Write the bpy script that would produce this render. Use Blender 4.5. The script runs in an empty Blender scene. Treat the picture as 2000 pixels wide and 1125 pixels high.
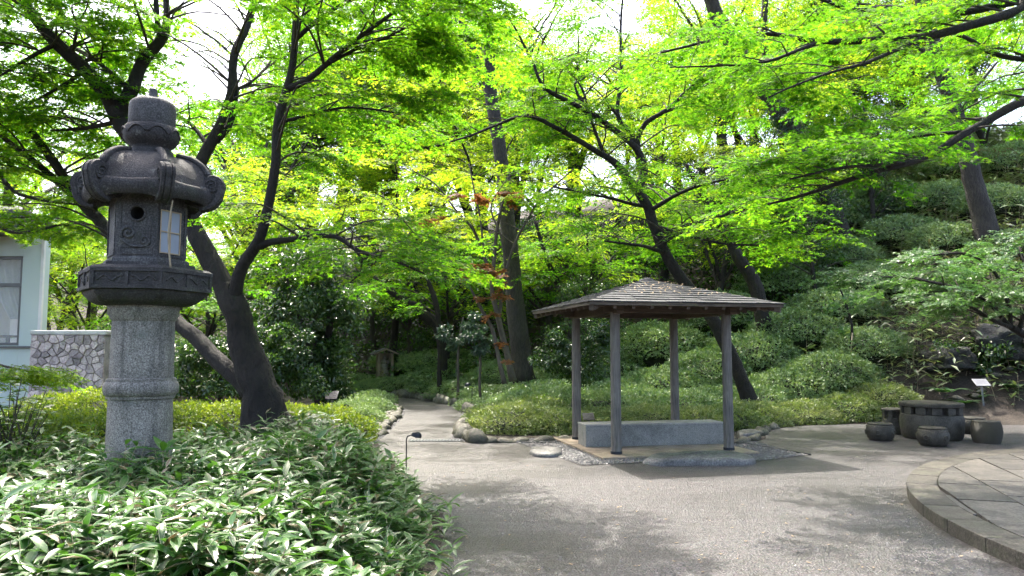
import bpy, bmesh, math, random
import numpy as np
from mathutils import Vector, Matrix, noise

S = bpy.context.scene
C = S.collection
R = math.radians
# ------------------------------------------------------------------ camera
FPX = 1450.0                                  # focal length in pixels of the 2000 px wide photograph
TH = math.atan((680 - 562.5) / FPX)           # slight upward pitch
EYE = 1.6
cam = bpy.data.objects.new('camera', bpy.data.cameras.new('camera'))
C.objects.link(cam)
cam.data.sensor_width = 36
cam.data.lens = 36 * FPX / 2000
cam.data.clip_start = 0.05
cam.data.clip_end = 2000
cam.location = (0, 0, EYE)
cam.rotation_euler = (math.pi / 2 + TH, 0, 0)
S.camera = cam
# ------------------------------------------------------------------ sky and sun
SUN_AZ, SUN_EL = R(-24), R(60)
w = bpy.data.worlds.new('World')
S.world = w
w.use_nodes = True
wn = w.node_tree
sky = wn.nodes.new('ShaderNodeTexSky')
sky.sky_type = 'NISHITA'
sky.sun_disc = False
sky.sun_elevation = SUN_EL
sky.sun_rotation = SUN_AZ
sky.air_density = 0.8
sky.dust_density = 5.0
sky.ozone_density = 0.3
bg = wn.nodes['Background']
wn.links.new(sky.outputs[0], bg.inputs[0])
bg.inputs[1].default_value = 0.15
sun = bpy.data.objects.new('sun', bpy.data.lights.new('sun', 'SUN'))
C.objects.link(sun)
sun.data.energy = 2.0
sun.data.angle = R(0.55)
sun.data.color = (1.0, 0.95, 0.86)
sd = Vector((math.sin(SUN_AZ) * math.cos(SUN_EL), math.cos(SUN_AZ) * math.cos(SUN_EL), math.sin(SUN_EL)))
sun.rotation_euler = sd.to_track_quat('Z', 'Y').to_euler()
sun.location = sd * 40
S.view_settings.view_transform = 'Standard'
S.view_settings.look = 'None'
S.view_settings.gamma = 1
S.view_settings.exposure = 2.38
S.render.engine = 'CYCLES'
cy = S.cycles
cy.max_bounces = 5
cy.diffuse_bounces = 4
cy.glossy_bounces = 2
cy.transmission_bounces = 4
cy.transparent_max_bounces = 4
cy.sample_clamp_indirect = 6
cy.caustics_reflective = False
cy.caustics_refractive = False
cy.use_denoising = True
cy.use_adaptive_sampling = True
cy.adaptive_threshold = .03
cy.adaptive_min_samples = 16

# ------------------------------------------------------------------ helpers
def ray(px, py):
    a = (px - 1000) / FPX
    b = (562.5 - py) / FPX
    return Vector((a, math.cos(TH) - b * math.sin(TH), math.sin(TH) + b * math.cos(TH)))

def P(px, py, d):
    r = ray(px, py)
    return Vector((0, 0, EYE)) + r * (d / r.y)

def G(px, py, z=0.0):
    r = ray(px, py)
    return Vector((0, 0, EYE)) + r * ((z - EYE) / r.z)

XE = [(0, -.42), (4, -.48), (5.2, -.6), (7, -.8), (8.5, -1.2), (10.5, -1.85), (12, -2.4), (13.2, -2.85), (18, -3.15),
      (22.5, -4.2), (26, -7), (60, -9)]

def smooth(t):
    t = min(1, max(0, t))
    return t * t * (3 - 2 * t)

def T(x, y):
    """terrain height"""
    s = .6 * x + .8 * y - 17
    z = 0
    if s > 0:
        z = .68 * s * s / (s + 2)
        z = 14 * math.tanh(z / 14) * smooth((y - 15.4) / 3)
    xe = np.interp(y, [a for a, b in XE], [b for a, b in XE])
    t = smooth((xe - x) / .9)
    k = smooth((14.5 - y) / 3)
    z += t * (.06 + .24 * k)
    return z

def xedge(y):
    return float(np.interp(y, [a for a, b in XE], [b for a, b in XE]))

def tag(o, label=None, cat=None, group=None, kind=None):
    if label: o['label'] = label
    if cat: o['category'] = cat
    if group: o['group'] = group
    if kind: o['kind'] = kind
    return o

def thing(name, label, cat, loc=(0, 0, 0), rotz=0, group=None, kind=None):
    o = bpy.data.objects.new(name, None)
    C.objects.link(o)
    o.location = loc
    o.rotation_euler = (0, 0, rotz)
    o.empty_display_size = .2
    return tag(o, label, cat, group, kind)

def link(name, me, parent=None, loc=None, rot=None, scale=None):
    o = bpy.data.objects.new(name, me)
    C.objects.link(o)
    if parent: o.parent = parent
    if loc is not None: o.location = loc
    if rot is not None: o.rotation_euler = rot
    if scale is not None: o.scale = scale
    return o

def copy_tree(o, parent=None):
    c = o.copy()
    C.objects.link(c)
    c.parent = parent
    for ch in o.children:
        copy_tree(ch, c)
    return c

class MB:
    """collects plain shapes for one mesh"""
    def __init__(s):
        s.v, s.f, s.sm = [], [], []

    def add(s, v, f, sm=False):
        n = len(s.v)
        s.v += [tuple(p) for p in v]
        s.f += [tuple(i + n for i in q) for q in f]
        s.sm += [sm] * len(f)
        return s

    def box(s, a, b, m=None):
        (x0, y0, z0), (x1, y1, z1) = a, b
        v = [(x0, y0, z0), (x1, y0, z0), (x1, y1, z0), (x0, y1, z0), (x0, y0, z1), (x1, y0, z1), (x1, y1, z1), (x0, y1, z1)]
        if m: v = [tuple(m @ Vector(p)) for p in v]
        return s.add(v, [(0, 3, 2, 1), (4, 5, 6, 7), (0, 1, 5, 4), (1, 2, 6, 5), (2, 3, 7, 6), (3, 0, 4, 7)])

    def hexa(s, v):
        return s.add(v, [(0, 3, 2, 1), (4, 5, 6, 7), (0, 1, 5, 4), (1, 2, 6, 5), (2, 3, 7, 6), (3, 0, 4, 7)])

    def bar(s, p, q, wx, wz, up=(0, 0, 1)):
        p, q = Vector(p), Vector(q)
        d = (q - p).normalized()
        sx = d.cross(Vector(up)).normalized() * wx / 2
        uz = sx.cross(d).normalized() * wz / 2
        v = [p - sx - uz, p + sx - uz, q + sx - uz, q - sx - uz, p - sx + uz, p + sx + uz, q + sx + uz, q - sx + uz]
        return s.hexa(v)

    def tube(s, pts, rad, n=8, cap=True, sm=True):
        v, f = tube_vf(pts, rad, n, cap)
        return s.add(v, f, sm)

    def lathe(s, prof, n=24, m=None, sm=True, cap=True, fr=None):
        v, f = [], []
        for (r, z) in prof:
            for k in range(n):
                a = 2 * math.pi * k / n
                rr, zz = (r, z) if fr is None else fr(r, z, a)
                v.append(Vector((rr * math.sin(a), -rr * math.cos(a), zz)))
        for i in range(len(prof) - 1):
            for k in range(n):
                k2 = (k + 1) % n
                f.append((i * n + k, i * n + k2, (i + 1) * n + k2, (i + 1) * n + k))
        if m: v = [m @ p for p in v]
        s.add(v, f, sm)
        if cap:
            s.add(v[:n][::-1], [tuple(range(n))])
            s.add(v[-n:], [tuple(range(n))])
        return s

    def mesh(s, name, mat, bevel=0, seg=1, angle=35):
        me = bpy.data.meshes.new(name)
        me.from_pydata(s.v, [], s.f)
        me.polygons.foreach_set('use_smooth', s.sm)
        if mat: me.materials.append(mat)
        if bevel:
            bm = bmesh.new()
            bm.from_mesh(me)
            bmesh.ops.remove_doubles(bm, verts=bm.verts, dist=1e-5)
            es = [e for e in bm.edges if len(e.link_faces) == 2 and e.calc_face_angle(0) > R(angle)]
            bmesh.ops.bevel(bm, geom=es, offset=bevel, segments=seg, affect='EDGES', profile=.6)
            bm.to_mesh(me)
            bm.free()
        me.update()
        return me

    def build(s, name, mat, parent=None, bevel=0, seg=1, **k):
        return link(name, s.mesh(name, mat, bevel, seg), parent, **k)

def tube_vf(pts, rad, n=8, cap=True):
    pts = [Vector(p) for p in pts]
    m = len(pts)
    v, f = [], []
    t0 = (pts[1] - pts[0]).normalized()
    nrm = t0.orthogonal().normalized()
    for i in range(m):
        t = (pts[min(i + 1, m - 1)] - pts[max(i - 1, 0)])
        t = t.normalized() if t.length > 1e-9 else t0
        nrm = (nrm - t * nrm.dot(t))
        nrm = nrm.normalized() if nrm.length > 1e-6 else t.orthogonal().normalized()
        b = t.cross(nrm)
        r = rad[i] if hasattr(rad, '__len__') else rad
        for k in range(n):
            a = 2 * math.pi * k / n
            v.append(pts[i] + (nrm * math.cos(a) + b * math.sin(a)) * r)
    for i in range(m - 1):
        for k in range(n):
            k2 = (k + 1) % n
            f.append((i * n + k, i * n + k2, (i + 1) * n + k2, (i + 1) * n + k))
    if cap:
        f.append(tuple(range(n))[::-1])
        f.append(tuple(range((m - 1) * n, m * n)))
    return v, f

def catmull(pts, vals, step):
    """smooth resampling of a polyline and a list of values along it"""
    pts = [Vector(p) for p in pts]
    n = len(pts)
    op, ov = [], []
    for i in range(n - 1):
        p0, p1, p2, p3 = pts[max(i - 1, 0)], pts[i], pts[i + 1], pts[min(i + 2, n - 1)]
        k = max(1, int((p2 - p1).length / step))
        for j in range(k):
            t = j / k
            q = .5 * ((2 * p1) + (p2 - p0) * t + (2 * p0 - 5 * p1 + 4 * p2 - p3) * t * t + (3 * p1 - p0 - 3 * p2 + p3) * t ** 3)
            op.append(q)
            ov.append(vals[i] + (vals[i + 1] - vals[i]) * t)
    op.append(pts[-1])
    ov.append(vals[-1])
    return op, ov

# ------------------------------------------------------------------ materials
def newmat(name):
    m = bpy.data.materials.new(name)
    m.use_nodes = True
    nt = m.node_tree
    return m, nt, nt.nodes['Principled BSDF'], nt.nodes['Material Output']

def nd(nt, t, **k):
    n = nt.nodes.new(t)
    for a, b in k.items():
        if a in n.inputs:
            n.inputs[a].default_value = b
        else:
            setattr(n, a, b)
    return n

def ramp(nt, fac, stops):
    r = nt.nodes.new('ShaderNodeValToRGB')
    e = r.color_ramp.elements
    while len(e) < len(stops): e.new(.5)
    for x, (p, c) in zip(e, stops):
        x.position = p
        x.color = (c[0], c[1], c[2], 1)
    nt.links.new(fac, r.inputs[0])
    return r.outputs[0]

def coords(nt, kind='Object', scale=(1, 1, 1)):
    tc = nt.nodes.new('ShaderNodeTexCoord')
    mp = nt.nodes.new('ShaderNodeMapping')
    mp.inputs['Scale'].default_value = scale
    nt.links.new(tc.outputs[kind], mp.inputs[0])
    return mp.outputs[0]

def tnoise(nt, vec, scale, detail=4, rough=.6, dist=0):
    n = nd(nt, 'ShaderNodeTexNoise', Scale=scale, Detail=detail, Roughness=rough, Distortion=dist)
    nt.links.new(vec, n.inputs['Vector'])
    return n.outputs['Fac']

def mixc(nt, fac, a, b, mode='MIX'):
    m = nt.nodes.new('ShaderNodeMix')
    m.data_type = 'RGBA'
    m.blend_type = mode
    for s, x in ((0, fac), (6, a), (7, b)):
        if isinstance(x, (int, float)): m.inputs[s].default_value = x
        elif isinstance(x, tuple): m.inputs[s].default_value = (x[0], x[1], x[2], 1)
        else: nt.links.new(x, m.inputs[s])
    return m.outputs[2]

def maprange(nt, x, a, b, c, d):
    m = nd(nt, 'ShaderNodeMapRange')
    for i, v in enumerate((a, b, c, d)): m.inputs[i + 1].default_value = v
    nt.links.new(x, m.inputs[0])
    return m.outputs[0]

def bump(nt, b, h, strength, dist):
    n = nd(nt, 'ShaderNodeBump', Strength=strength, Distance=dist)
    nt.links.new(h, n.inputs['Height'])
    nt.links.new(n.outputs[0], b.inputs['Normal'])
    return n

def stone(name, c0, c1, c2, speck=90, blotch=3.0, rough=(.6, .85), bs=.5, bd=.004, moss=None, perobj=0.0, streak=0.0):
    """grainy stone: fine speckle over broad stains"""
    m, nt, b, o = newmat(name)
    v = coords(nt)
    if perobj:
        oi = nt.nodes.new('ShaderNodeObjectInfo')
        ad = nt.nodes.new('ShaderNodeVectorMath')
        ad.operation = 'ADD'
        sc = nt.nodes.new('ShaderNodeVectorMath')
        sc.operation = 'SCALE'
        cb = nt.nodes.new('ShaderNodeCombineXYZ')
        for i in range(3): nt.links.new(oi.outputs['Random'], cb.inputs[i])
        nt.links.new(cb.outputs[0], sc.inputs[0])
        sc.inputs['Scale'].default_value = 37
        nt.links.new(v, ad.inputs[0])
        nt.links.new(sc.outputs[0], ad.inputs[1])
        v = ad.outputs[0]
    f = tnoise(nt, v, speck, 3, .7)
    g = tnoise(nt, v, blotch, 6, .65, .4)
    c = ramp(nt, f, [(.32, c0), (.5, c1), (.68, c2)])
    st = ramp(nt, g, [(.3, (.45, .45, .45)), (.55, (1, 1, 1)), (.75, (1.15, 1.13, 1.1))])
    c = mixc(nt, 1.0, c, st, 'MULTIPLY')
    if perobj:
        pr = ramp(nt, oi.outputs['Random'], [(0, (1 - perobj,) * 3), (1, (1 + perobj, 1 + perobj * .95, 1 + perobj * .9))])
        c = mixc(nt, 1.0, c, pr, 'MULTIPLY')
    if streak:
        sv = coords(nt, 'Object', (5, 5, .5))
        k = maprange(nt, tnoise(nt, sv, 2.2, 5, .65), .5, .68, 0, streak)
        c = mixc(nt, k, c, (.012, .011, .01))
        li = maprange(nt, tnoise(nt, v, 9, 7, .75, .4), .58, .66, 0, .55)
        c = mixc(nt, li, c, (.2, .2, .175))
        gm = maprange(nt, tnoise(nt, v, 2.7, 6, .7, .5), .56, .7, 0, .5)
        c = mixc(nt, gm, c, (.045, .055, .03))
    if moss:
        h = tnoise(nt, v, 4.5, 6, .7, .6)
        k = maprange(nt, h, .5, .62, 0, moss[3])
        c = mixc(nt, k, c, moss[:3])
    nt.links.new(c, b.inputs['Base Color'])
    nt.links.new(maprange(nt, g, .3, .7, rough[1], rough[0]), b.inputs['Roughness'])
    hh = nt.nodes.new('ShaderNodeMath')
    hh.operation = 'ADD'
    nt.links.new(f, hh.inputs[0])
    nt.links.new(g, hh.inputs[1])
    bump(nt, b, hh.outputs[0], bs, bd)
    return m

def plain(name, col, rough=.6, metal=0, var=.25, scale=8, bs=.2, bd=.002, stretch=(1, 1, 1)):
    m, nt, b, o = newmat(name)
    v = coords(nt, 'Object', stretch)
    f = tnoise(nt, v, scale, 5, .6)
    a = tuple(x * (1 - var) for x in col)
    d = tuple(min(1, x * (1 + var)) for x in col)
    nt.links.new(ramp(nt, f, [(.3, a), (.7, d)]), b.inputs['Base Color'])
    b.inputs['Roughness'].default_value = rough
    b.inputs['Metallic'].default_value = metal
    bump(nt, b, f, bs, bd)
    return m

def wood(name, dark, light, axis=2, rough=.75, bs=.5):
    m, nt, b, o = newmat(name)
    sc = [16, 16, 16]
    sc[axis] = 1.2
    v = coords(nt, 'Object', tuple(sc))
    f = tnoise(nt, v, 3.0, 6, .65, .5)
    v2 = coords(nt)
    g = tnoise(nt, v2, 2.2, 4, .6)
    c = ramp(nt, f, [(.3, dark), (.7, light)])
    c = mixc(nt, 1.0, c, ramp(nt, g, [(.3, (.65, .66, .68)), (.7, (1.1, 1.08, 1.05))]), 'MULTIPLY')
    nt.links.new(c, b.inputs['Base Color'])
    b.inputs['Roughness'].default_value = rough
    bump(nt, b, f, bs, .003)
    return m

def bark(name, dark, light, scale=6, ridge=4, bs=.8, bd=.02):
    m, nt, b, o = newmat(name)
    v = coords(nt, 'Object', (ridge, ridge, 1))
    f = tnoise(nt, v, scale, 7, .7, .8)
    g = tnoise(nt, coords(nt), 1.6, 5, .65)
    c = ramp(nt, f, [(.3, dark), (.68, light)])
    c = mixc(nt, 1.0, c, ramp(nt, g, [(.3, (.6, .6, .58)), (.5, (1, 1, 1)), (.72, (1.35, 1.38, 1.3))]), 'MULTIPLY')
    nt.links.new(c, b.inputs['Base Color'])
    b.inputs['Roughness'].default_value = .8
    bump(nt, b, f, bs, bd)
    return m

def leafmat(name, stops, tstops, trans=.5, rough=.4, spec=.5, edge=None, dead=None):
    """leaf blade: reflecting and light-transmitting halves, tint varies from leaf to leaf"""
    m, nt, b, o = newmat(name)
    at = nd(nt, 'ShaderNodeAttribute')
    at.attribute_name = 'tint'
    c = ramp(nt, at.outputs['Fac'], stops)
    t = ramp(nt, at.outputs['Fac'], tstops)
    if edge:
        e = nd(nt, 'ShaderNodeAttribute')
        e.attribute_name = 'edge'
        k = maprange(nt, e.outputs['Fac'], .78, .88, 0, .9)
        kt = maprange(nt, at.outputs['Fac'], .3, .6, 1, .15)
        mu = nt.nodes.new('ShaderNodeMath')
        mu.operation = 'MULTIPLY'
        nt.links.new(k, mu.inputs[0])
        nt.links.new(kt, mu.inputs[1])
        c = mixc(nt, mu.outputs[0], c, edge)
        t = mixc(nt, mu.outputs[0], t, edge)
        mid = maprange(nt, e.outputs['Fac'], .0, .1, .35, 0)
        c = mixc(nt, mid, c, (.25, .33, .12))
    nt.links.new(c, b.inputs['Base Color'])
    b.inputs['Roughness'].default_value = rough
    b.inputs['Specular IOR Level'].default_value = spec
    tr = nd(nt, 'ShaderNodeBsdfTranslucent')
    nt.links.new(t, tr.inputs[0])
    mx = nd(nt, 'ShaderNodeMixShader')
    mx.inputs[0].default_value = trans
    nt.links.new(b.outputs[0], mx.inputs[1])
    nt.links.new(tr.outputs[0], mx.inputs[2])
    nt.links.new(mx.outputs[0], o.inputs[0])
    return m
# ------------------------------------------------------------------ material list
M = {}
M['soil'] = stone('soil', (.02, .015, .01), (.042, .031, .021), (.075, .058, .04), 30, 1.2, (.85, .95), 1, .02)
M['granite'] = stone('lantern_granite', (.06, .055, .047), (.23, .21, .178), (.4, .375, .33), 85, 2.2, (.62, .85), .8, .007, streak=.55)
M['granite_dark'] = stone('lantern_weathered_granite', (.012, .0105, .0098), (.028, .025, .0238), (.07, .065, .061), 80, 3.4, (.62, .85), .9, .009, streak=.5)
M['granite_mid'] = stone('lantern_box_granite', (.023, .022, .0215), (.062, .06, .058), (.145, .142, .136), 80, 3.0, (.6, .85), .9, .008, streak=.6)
M['hole'] = plain('opening_shade', (.012, .012, .012), .95)  # near-black colour painted for the shade inside the round openings and slot
M['boulder'] = stone('boulder', (.04, .036, .026), (.1, .09, .065), (.18, .165, .125), 22, 4, (.45, .8), .7, .012, (.05, .075, .03, .55), .35)
M['flatstone'] = stone('flat_stone', (.05, .048, .046), (.12, .115, .11), (.22, .21, .2), 40, 3, (.35, .6), .8, .01)
M['slab'] = stone('terrace_slab', (.03, .026, .021), (.08, .071, .059), (.16, .146, .127), 45, 2.6, (.4, .65), 1, .012, None, .35)
M['kerb'] = stone('terrace_kerb', (.022, .019, .014), (.065, .056, .042), (.13, .116, .093), 50, 3.5, (.5, .8), .8, .008, (.05, .06, .025, .35), .25)
M['joint'] = stone('joint_sand', (.015, .013, .01), (.03, .027, .022), (.05, .045, .037), 80, 3)
M['drum'] = stone('dark_table_stone', (.022, .019, .014), (.052, .045, .034), (.1, .088, .068), 60, 5, (.5, .8), .8, .008)
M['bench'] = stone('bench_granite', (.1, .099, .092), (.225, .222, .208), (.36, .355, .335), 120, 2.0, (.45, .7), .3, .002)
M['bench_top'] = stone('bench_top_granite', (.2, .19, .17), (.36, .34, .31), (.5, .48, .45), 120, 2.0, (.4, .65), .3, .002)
M['base'] = stone('pavilion_base', (.17, .125, .085), (.3, .235, .165), (.42, .345, .26), 110, 2.4, (.5, .75), .4, .003)
M['gravel'] = stone('dark_gravel', (.015, .014, .013), (.085, .08, .075), (.26, .25, .24), 42, 2, (.5, .8), 1, .02)
M['wallstone'] = stone('wall_stone', (.42, .32, .32), (.6, .49, .49), (.76, .67, .66), 30, 6, (.6, .85), .7, .01, None, .4)
M['mortar'] = stone('wall_mortar', (.24, .21, .2), (.33, .3, .28), (.42, .39, .37), 60, 4)
M['coping'] = stone('wall_coping', (.6, .57, .54), (.7, .67, .65), (.8, .78, .76), 60, 3)
M['post'] = wood('weathered_post', (.085, .077, .07), (.24, .222, .2))
M['rafter'] = wood('dark_rafter', (.05, .036, .026), (.15, .115, .085), 0)
M['shingle'] = wood('grey_shingle', (.02, .02, .0215), (.07, .07, .073), 1)
M['shrine_wood'] = wood('pale_shrine_wood', (.14, .1, .065), (.34, .26, .18))
M['metal_dark'] = plain('dark_metal', (.018, .02, .024), .4, .6, .2)
M['metal_grey'] = plain('grey_metal', (.2, .21, .22), .45, .5, .15)
M['sign_plate'] = plain('sign_plate', (.36, .35, .35), .4, 0, .12)
M['sign_ink'] = plain('sign_ink', (.12, .12, .12), .6)
M['render_wall'] = plain('pale_blue_render', (.56, .64, .6), .85, 0, .07, 120, .4, .002)
M['white_trim'] = plain('white_trim', (.75, .74, .72), .6, 0, .06)
M['win_frame'] = plain('window_frame', (.13, .13, .125), .45, .4, .12)
M['curtain'] = plain('curtain', (.7, .69, .66), .9, 0, .08, 3)
M['room'] = plain('room_wall', (.55, .52, .47), .9, 0, .05)
M['eave'] = plain('dark_eave', (.07, .065, .062), .6, 0, .2)
M['table_wood'] = plain('brown_table', (.1, .04, .025), .4)
M['cane'] = plain('dry_cane', (.3, .24, .15), .7)
M['pine_frame'] = plain('pine_lattice', (.36, .27, .17), .65)
M['paper'] = plain('window_paper', (.27, .3, .34), .75, 0, .05)
m, nt, b, o = newmat('window_glass')
b.inputs['Base Color'].default_value = (.8, .85, .85, 1)
b.inputs['Roughness'].default_value = .03
tb = nd(nt, 'ShaderNodeBsdfTransparent')
mx = nd(nt, 'ShaderNodeMixShader')
mx.inputs[0].default_value = .8
nt.links.new(b.outputs[0], mx.inputs[1])
nt.links.new(tb.outputs[0], mx.inputs[2])
nt.links.new(mx.outputs[0], o.inputs[0])
M['glass'] = m
M['bark_maple'] = bark('maple_bark', (.003, .002, .0014), (.026, .018, .012), 7, 2.0, 1, .05)
M['bark_grey'] = bark('grey_bark', (.012, .0095, .007), (.06, .05, .039), 6, 4, 1, .05)
M['bark_pale'] = bark('pale_smooth_bark', (.04, .032, .024), (.12, .1, .078), 4, 2, .4, .008)
M['twig'] = plain('twig_bark', (.045, .034, .024), .8)

# gravel-finished paving: fine grains, faint damp streaks
m, nt, b, o = newmat('washed_gravel_paving')
v = coords(nt)
f = tnoise(nt, v, 48, 3, .8)
vo = nd(nt, 'ShaderNodeTexVoronoi', Scale=55.0)
nt.links.new(v, vo.inputs['Vector'])
g = tnoise(nt, coords(nt, 'Object', (.7, 1.7, 1)), .55, 6, .68, 1.2)
h = tnoise(nt, coords(nt, 'Object', (.5, 3.0, 1)), 2.4, 5, .7, .6)
c = ramp(nt, f, [(.36, (.02, .017, .015)), (.46, (.12, .107, .1)), (.55, (.2, .185, .175)), (.68, (.37, .355, .34))])
c = mixc(nt, .55, c, mixc(nt, 1.0, c, vo.outputs['Color'], 'MULTIPLY'))
c2 = nt.nodes.new('ShaderNodeHueSaturation')
c2.inputs['Saturation'].default_value = .3
c2.inputs['Value'].default_value = .56
nt.links.new(c, c2.inputs['Color'])
c = mixc(nt, 1.0, c2.outputs[0], ramp(nt, g, [(.33, (.64, .59, .57)), (.5, (.98, .92, .9)), (.68, (1.16, 1.09, 1.07))]), 'MULTIPLY')
c = mixc(nt, .6, c, mixc(nt, 1.0, c, ramp(nt, h, [(.36, (.5, .48, .46)), (.52, (1, 1, 1))]), 'MULTIPLY'))
nt.links.new(c, b.inputs['Base Color'])
nt.links.new(maprange(nt, g, .35, .65, .33, .58), b.inputs['Roughness'])
ad = nt.nodes.new('ShaderNodeMath')
ad.operation = 'ADD'
nt.links.new(f, ad.inputs[0])
nt.links.new(vo.outputs['Distance'], ad.inputs[1])
bump(nt, b, ad.outputs[0], .8, .012)
M['paving'] = m

# ------------------------------------------------------------------ ground
def grid_mesh(name, xs, ys, fz, mat):
    nx, ny = len(xs), len(ys)
    v = [(x, y, fz(x, y)) for y in ys for x in xs]
    f = [(j * nx + i, j * nx + i + 1, (j + 1) * nx + i + 1, (j + 1) * nx + i) for j in range(ny - 1) for i in range(nx - 1)]
    me = bpy.data.meshes.new(name)
    me.from_pydata(v, [], f)
    me.polygons.foreach_set('use_smooth', [True] * len(f))
    me.materials.append(mat)
    return me

xs = [-600, -300, -120, -60] + list(np.arange(-30, 36.1, .5)) + [45, 70, 130, 300, 600]
ys = [-400, -120, -40] + list(np.arange(-12, 50.1, .5)) + [60, 90, 160, 400, 800]
tag(link('ground', grid_mesh('ground', xs, ys, lambda x, y: T(x, y) + (.03 * (noise.noise(Vector((x, y, 0)) * .9)) if T(x, y) > .05 else 0), M['soil'])),
    'dark bare soil under the planting and on the hillside', kind='structure')

def flat(name, pts, z, mat, label=None, kind='structure', parent=None):
    me = bpy.data.meshes.new(name)
    me.from_pydata([(p[0], p[1], z) for p in pts], [], [tuple(range(len(pts)))])
    bm = bmesh.new()
    bm.from_mesh(me)
    bmesh.ops.recalc_face_normals(bm, faces=bm.faces)
    for fc in bm.faces:
        if fc.normal.z < 0: fc.normal_flip()
    bmesh.ops.triangulate(bm, faces=bm.faces)
    bm.to_mesh(me)
    bm.free()
    me.materials.append(mat)
    o = link(name, me, parent)
    return tag(o, label, kind=kind)

def spl(pts, step=.25):
    q, _ = catmull([Vector((p[0], p[1], 0)) for p in pts], [0] * len(pts), step)
    return [(p.x, p.y) for p in q]

left = [(xedge(y) + .0, y) for y in np.arange(-8, 10.6, .5)]
pl = left + spl([G(742, 872), G(738, 859), G(766, 835), G(789, 812), G(786, 797), G(772, 786), G(745, 781.5), (-6.4, 22.8), (-10, 23.0)])
pl += spl([(-10, 24.6), (-6.6, 24.5), G(745, 775.5), G(800, 779), G(832, 783.5), G(879, 793), G(899, 809), G(897, 832), G(885, 850), G(884, 860), G(905, 866)])
pl += spl([G(905, 866), G(1000, 866), G(1110, 864), G(1250, 857), G(1400, 857), G(1487, 861), G(1497, 849), G(1523, 838), G(1600, 831.5), G(1762, 828), G(1995, 822), (15, 16.6), (22, 17)])
pl += [(22, -8)]
flat('paved_plaza', pl, .012, M['paving'], 'washed grey gravel paving of the plaza and winding path')

# loose dark gravel round the pavilion, with its thin edging
p1, p2 = G(1204, 893), G(1424, 885)
PANG = math.atan2(p2.y - p1.y, p2.x - p1.x)
PA = (p2 - p1).length / 2
u = Vector((math.cos(PANG), math.sin(PANG), 0))
vv = Vector((-math.sin(PANG), math.cos(PANG), 0))
PC = (p1 + p2) / 2 + vv * PA
def L(x, y, z=0):
    return PC + u * x + vv * y + Vector((0, 0, z))
def Lq(p):
    d = Vector(p) - PC
    return (d.dot(u), d.dot(vv))
gp = [G(1018, 869), G(1085, 893), G(1136, 911), G(1265, 905), G(1475, 903), G(1580, 891), L(PA + 1.05, PA + .5), L(-PA - 1.1, PA + .5)]
flat('gravel_strip', gp, .02, M['gravel'], 'dark loose gravel strip around the pavilion base')
rng = random.Random(5)
mb = MB()
pebs = []
def inpoly(x, y, poly):
    c = False
    n = len(poly)
    for i in range(n):
        a, b_ = poly[i], poly[(i + 1) % n]
        if (a[1] > y) != (b_[1] > y) and x < (b_[0] - a[0]) * (y - a[1]) / (b_[1] - a[1]) + a[0]: c = not c
    return c
def pebble(mb, x, y, z, r, rng):
    a = rng.uniform(0, 6.3)
    v = []
    for k in range(5):
        t = a + k * 1.2566
        q = r * rng.uniform(.75, 1.2)
        v.append((x + q * math.cos(t), y + q * math.sin(t), z))
    v.append((x, y, z + r * rng.uniform(.5, .9)))
    mb.add(v, [(k, (k + 1) % 5, 5) for k in range(5)])
k = 0
while k < 5200:
    x, y = rng.uniform(-.1, 4.8), rng.uniform(9.7, 14)
    if not inpoly(x, y, gp): continue
    lx, ly = Lq((x, y, 0))
    if abs(lx) < PA + .33 and abs(ly) < PA + .33: continue
    pebble(mb, x, y, .02, rng.uniform(.012, .026), rng)
    k += 1
M['pebble'] = stone('pebble', (.03, .029, .028), (.1, .095, .09), (.24, .235, .23), 25, 9, (.35, .7), .5, .005)
tag(mb.build('gravel', M['pebble']), 'small dark pebbles lying loose around the pavilion', 'gravel', kind='stuff')
# pebble gutter along the path's right side
mb = MB()
gut = spl([G(902, 795), G(912, 812), G(909, 835), G(898, 850), G(892, 862)], .1)
for (x, y) in gut:
    for q in range(24):
        pebble(mb, x + rng.uniform(-.14, .14), y + rng.uniform(-.1, .1), .0, rng.uniform(.02, .04), rng)
gl = spl([G(735, 864), G(760, 843), G(786, 815), G(788, 800)], .1)
for (x, y) in gl:
    for q in range(18):
        pebble(mb, x + rng.uniform(-.2, .02), y + rng.uniform(-.1, .1), .0, rng.uniform(.02, .04), rng)
tag(mb.build('gutter_pebbles', M['pebble']), 'dark pebbles in the gutters along both sides of the path', 'pebbles', kind='stuff')
for nm, a, c_, lab in (('edging_strip', G(1018, 868), G(1110, 866), 'thin black edging strip at the left corner of the gravel'),
                 ('edging_strip', G(1440, 866), G(1583, 891), 'thin black edging strip along the right side of the gravel')):
    e = MB().bar(a + Vector((0, 0, .02)), c_ + Vector((0, 0, .02)), .03, .03).build(nm, M['metal_dark'], bevel=.004)
    tag(e, lab, 'edging', 'black edging strips round the gravel')

# ------------------------------------------------------------------ rocks
def rock_mesh(name, seed, mat, sub=3, rough=.28, flatb=True, sq=1.0):
    bm = bmesh.new()
    bmesh.ops.create_icosphere(bm, subdivisions=sub, radius=1)
    off = Vector((seed * 7.3, seed * 3.1, seed * 1.7))
    for v_ in bm.verts:
        n = v_.co.normalized()
        d = 1 + rough * noise.noise(n * 1.1 + off) + rough * .45 * noise.noise(n * 2.6 + off) + rough * .15 * noise.noise(n * 7 + off)
        v_.co = n * d
        if flatb and v_.co.z < -.55: v_.co.z = -.55
    me = bpy.data.meshes.new(name)
    bm.to_mesh(me)
    bm.free()
    me.polygons.foreach_set('use_smooth', [True] * len(me.polygons))
    me.materials.append(mat)
    return me
ROCK = [rock_mesh('stone', s, M['boulder'], 2, .3) for s in range(7)]

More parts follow.
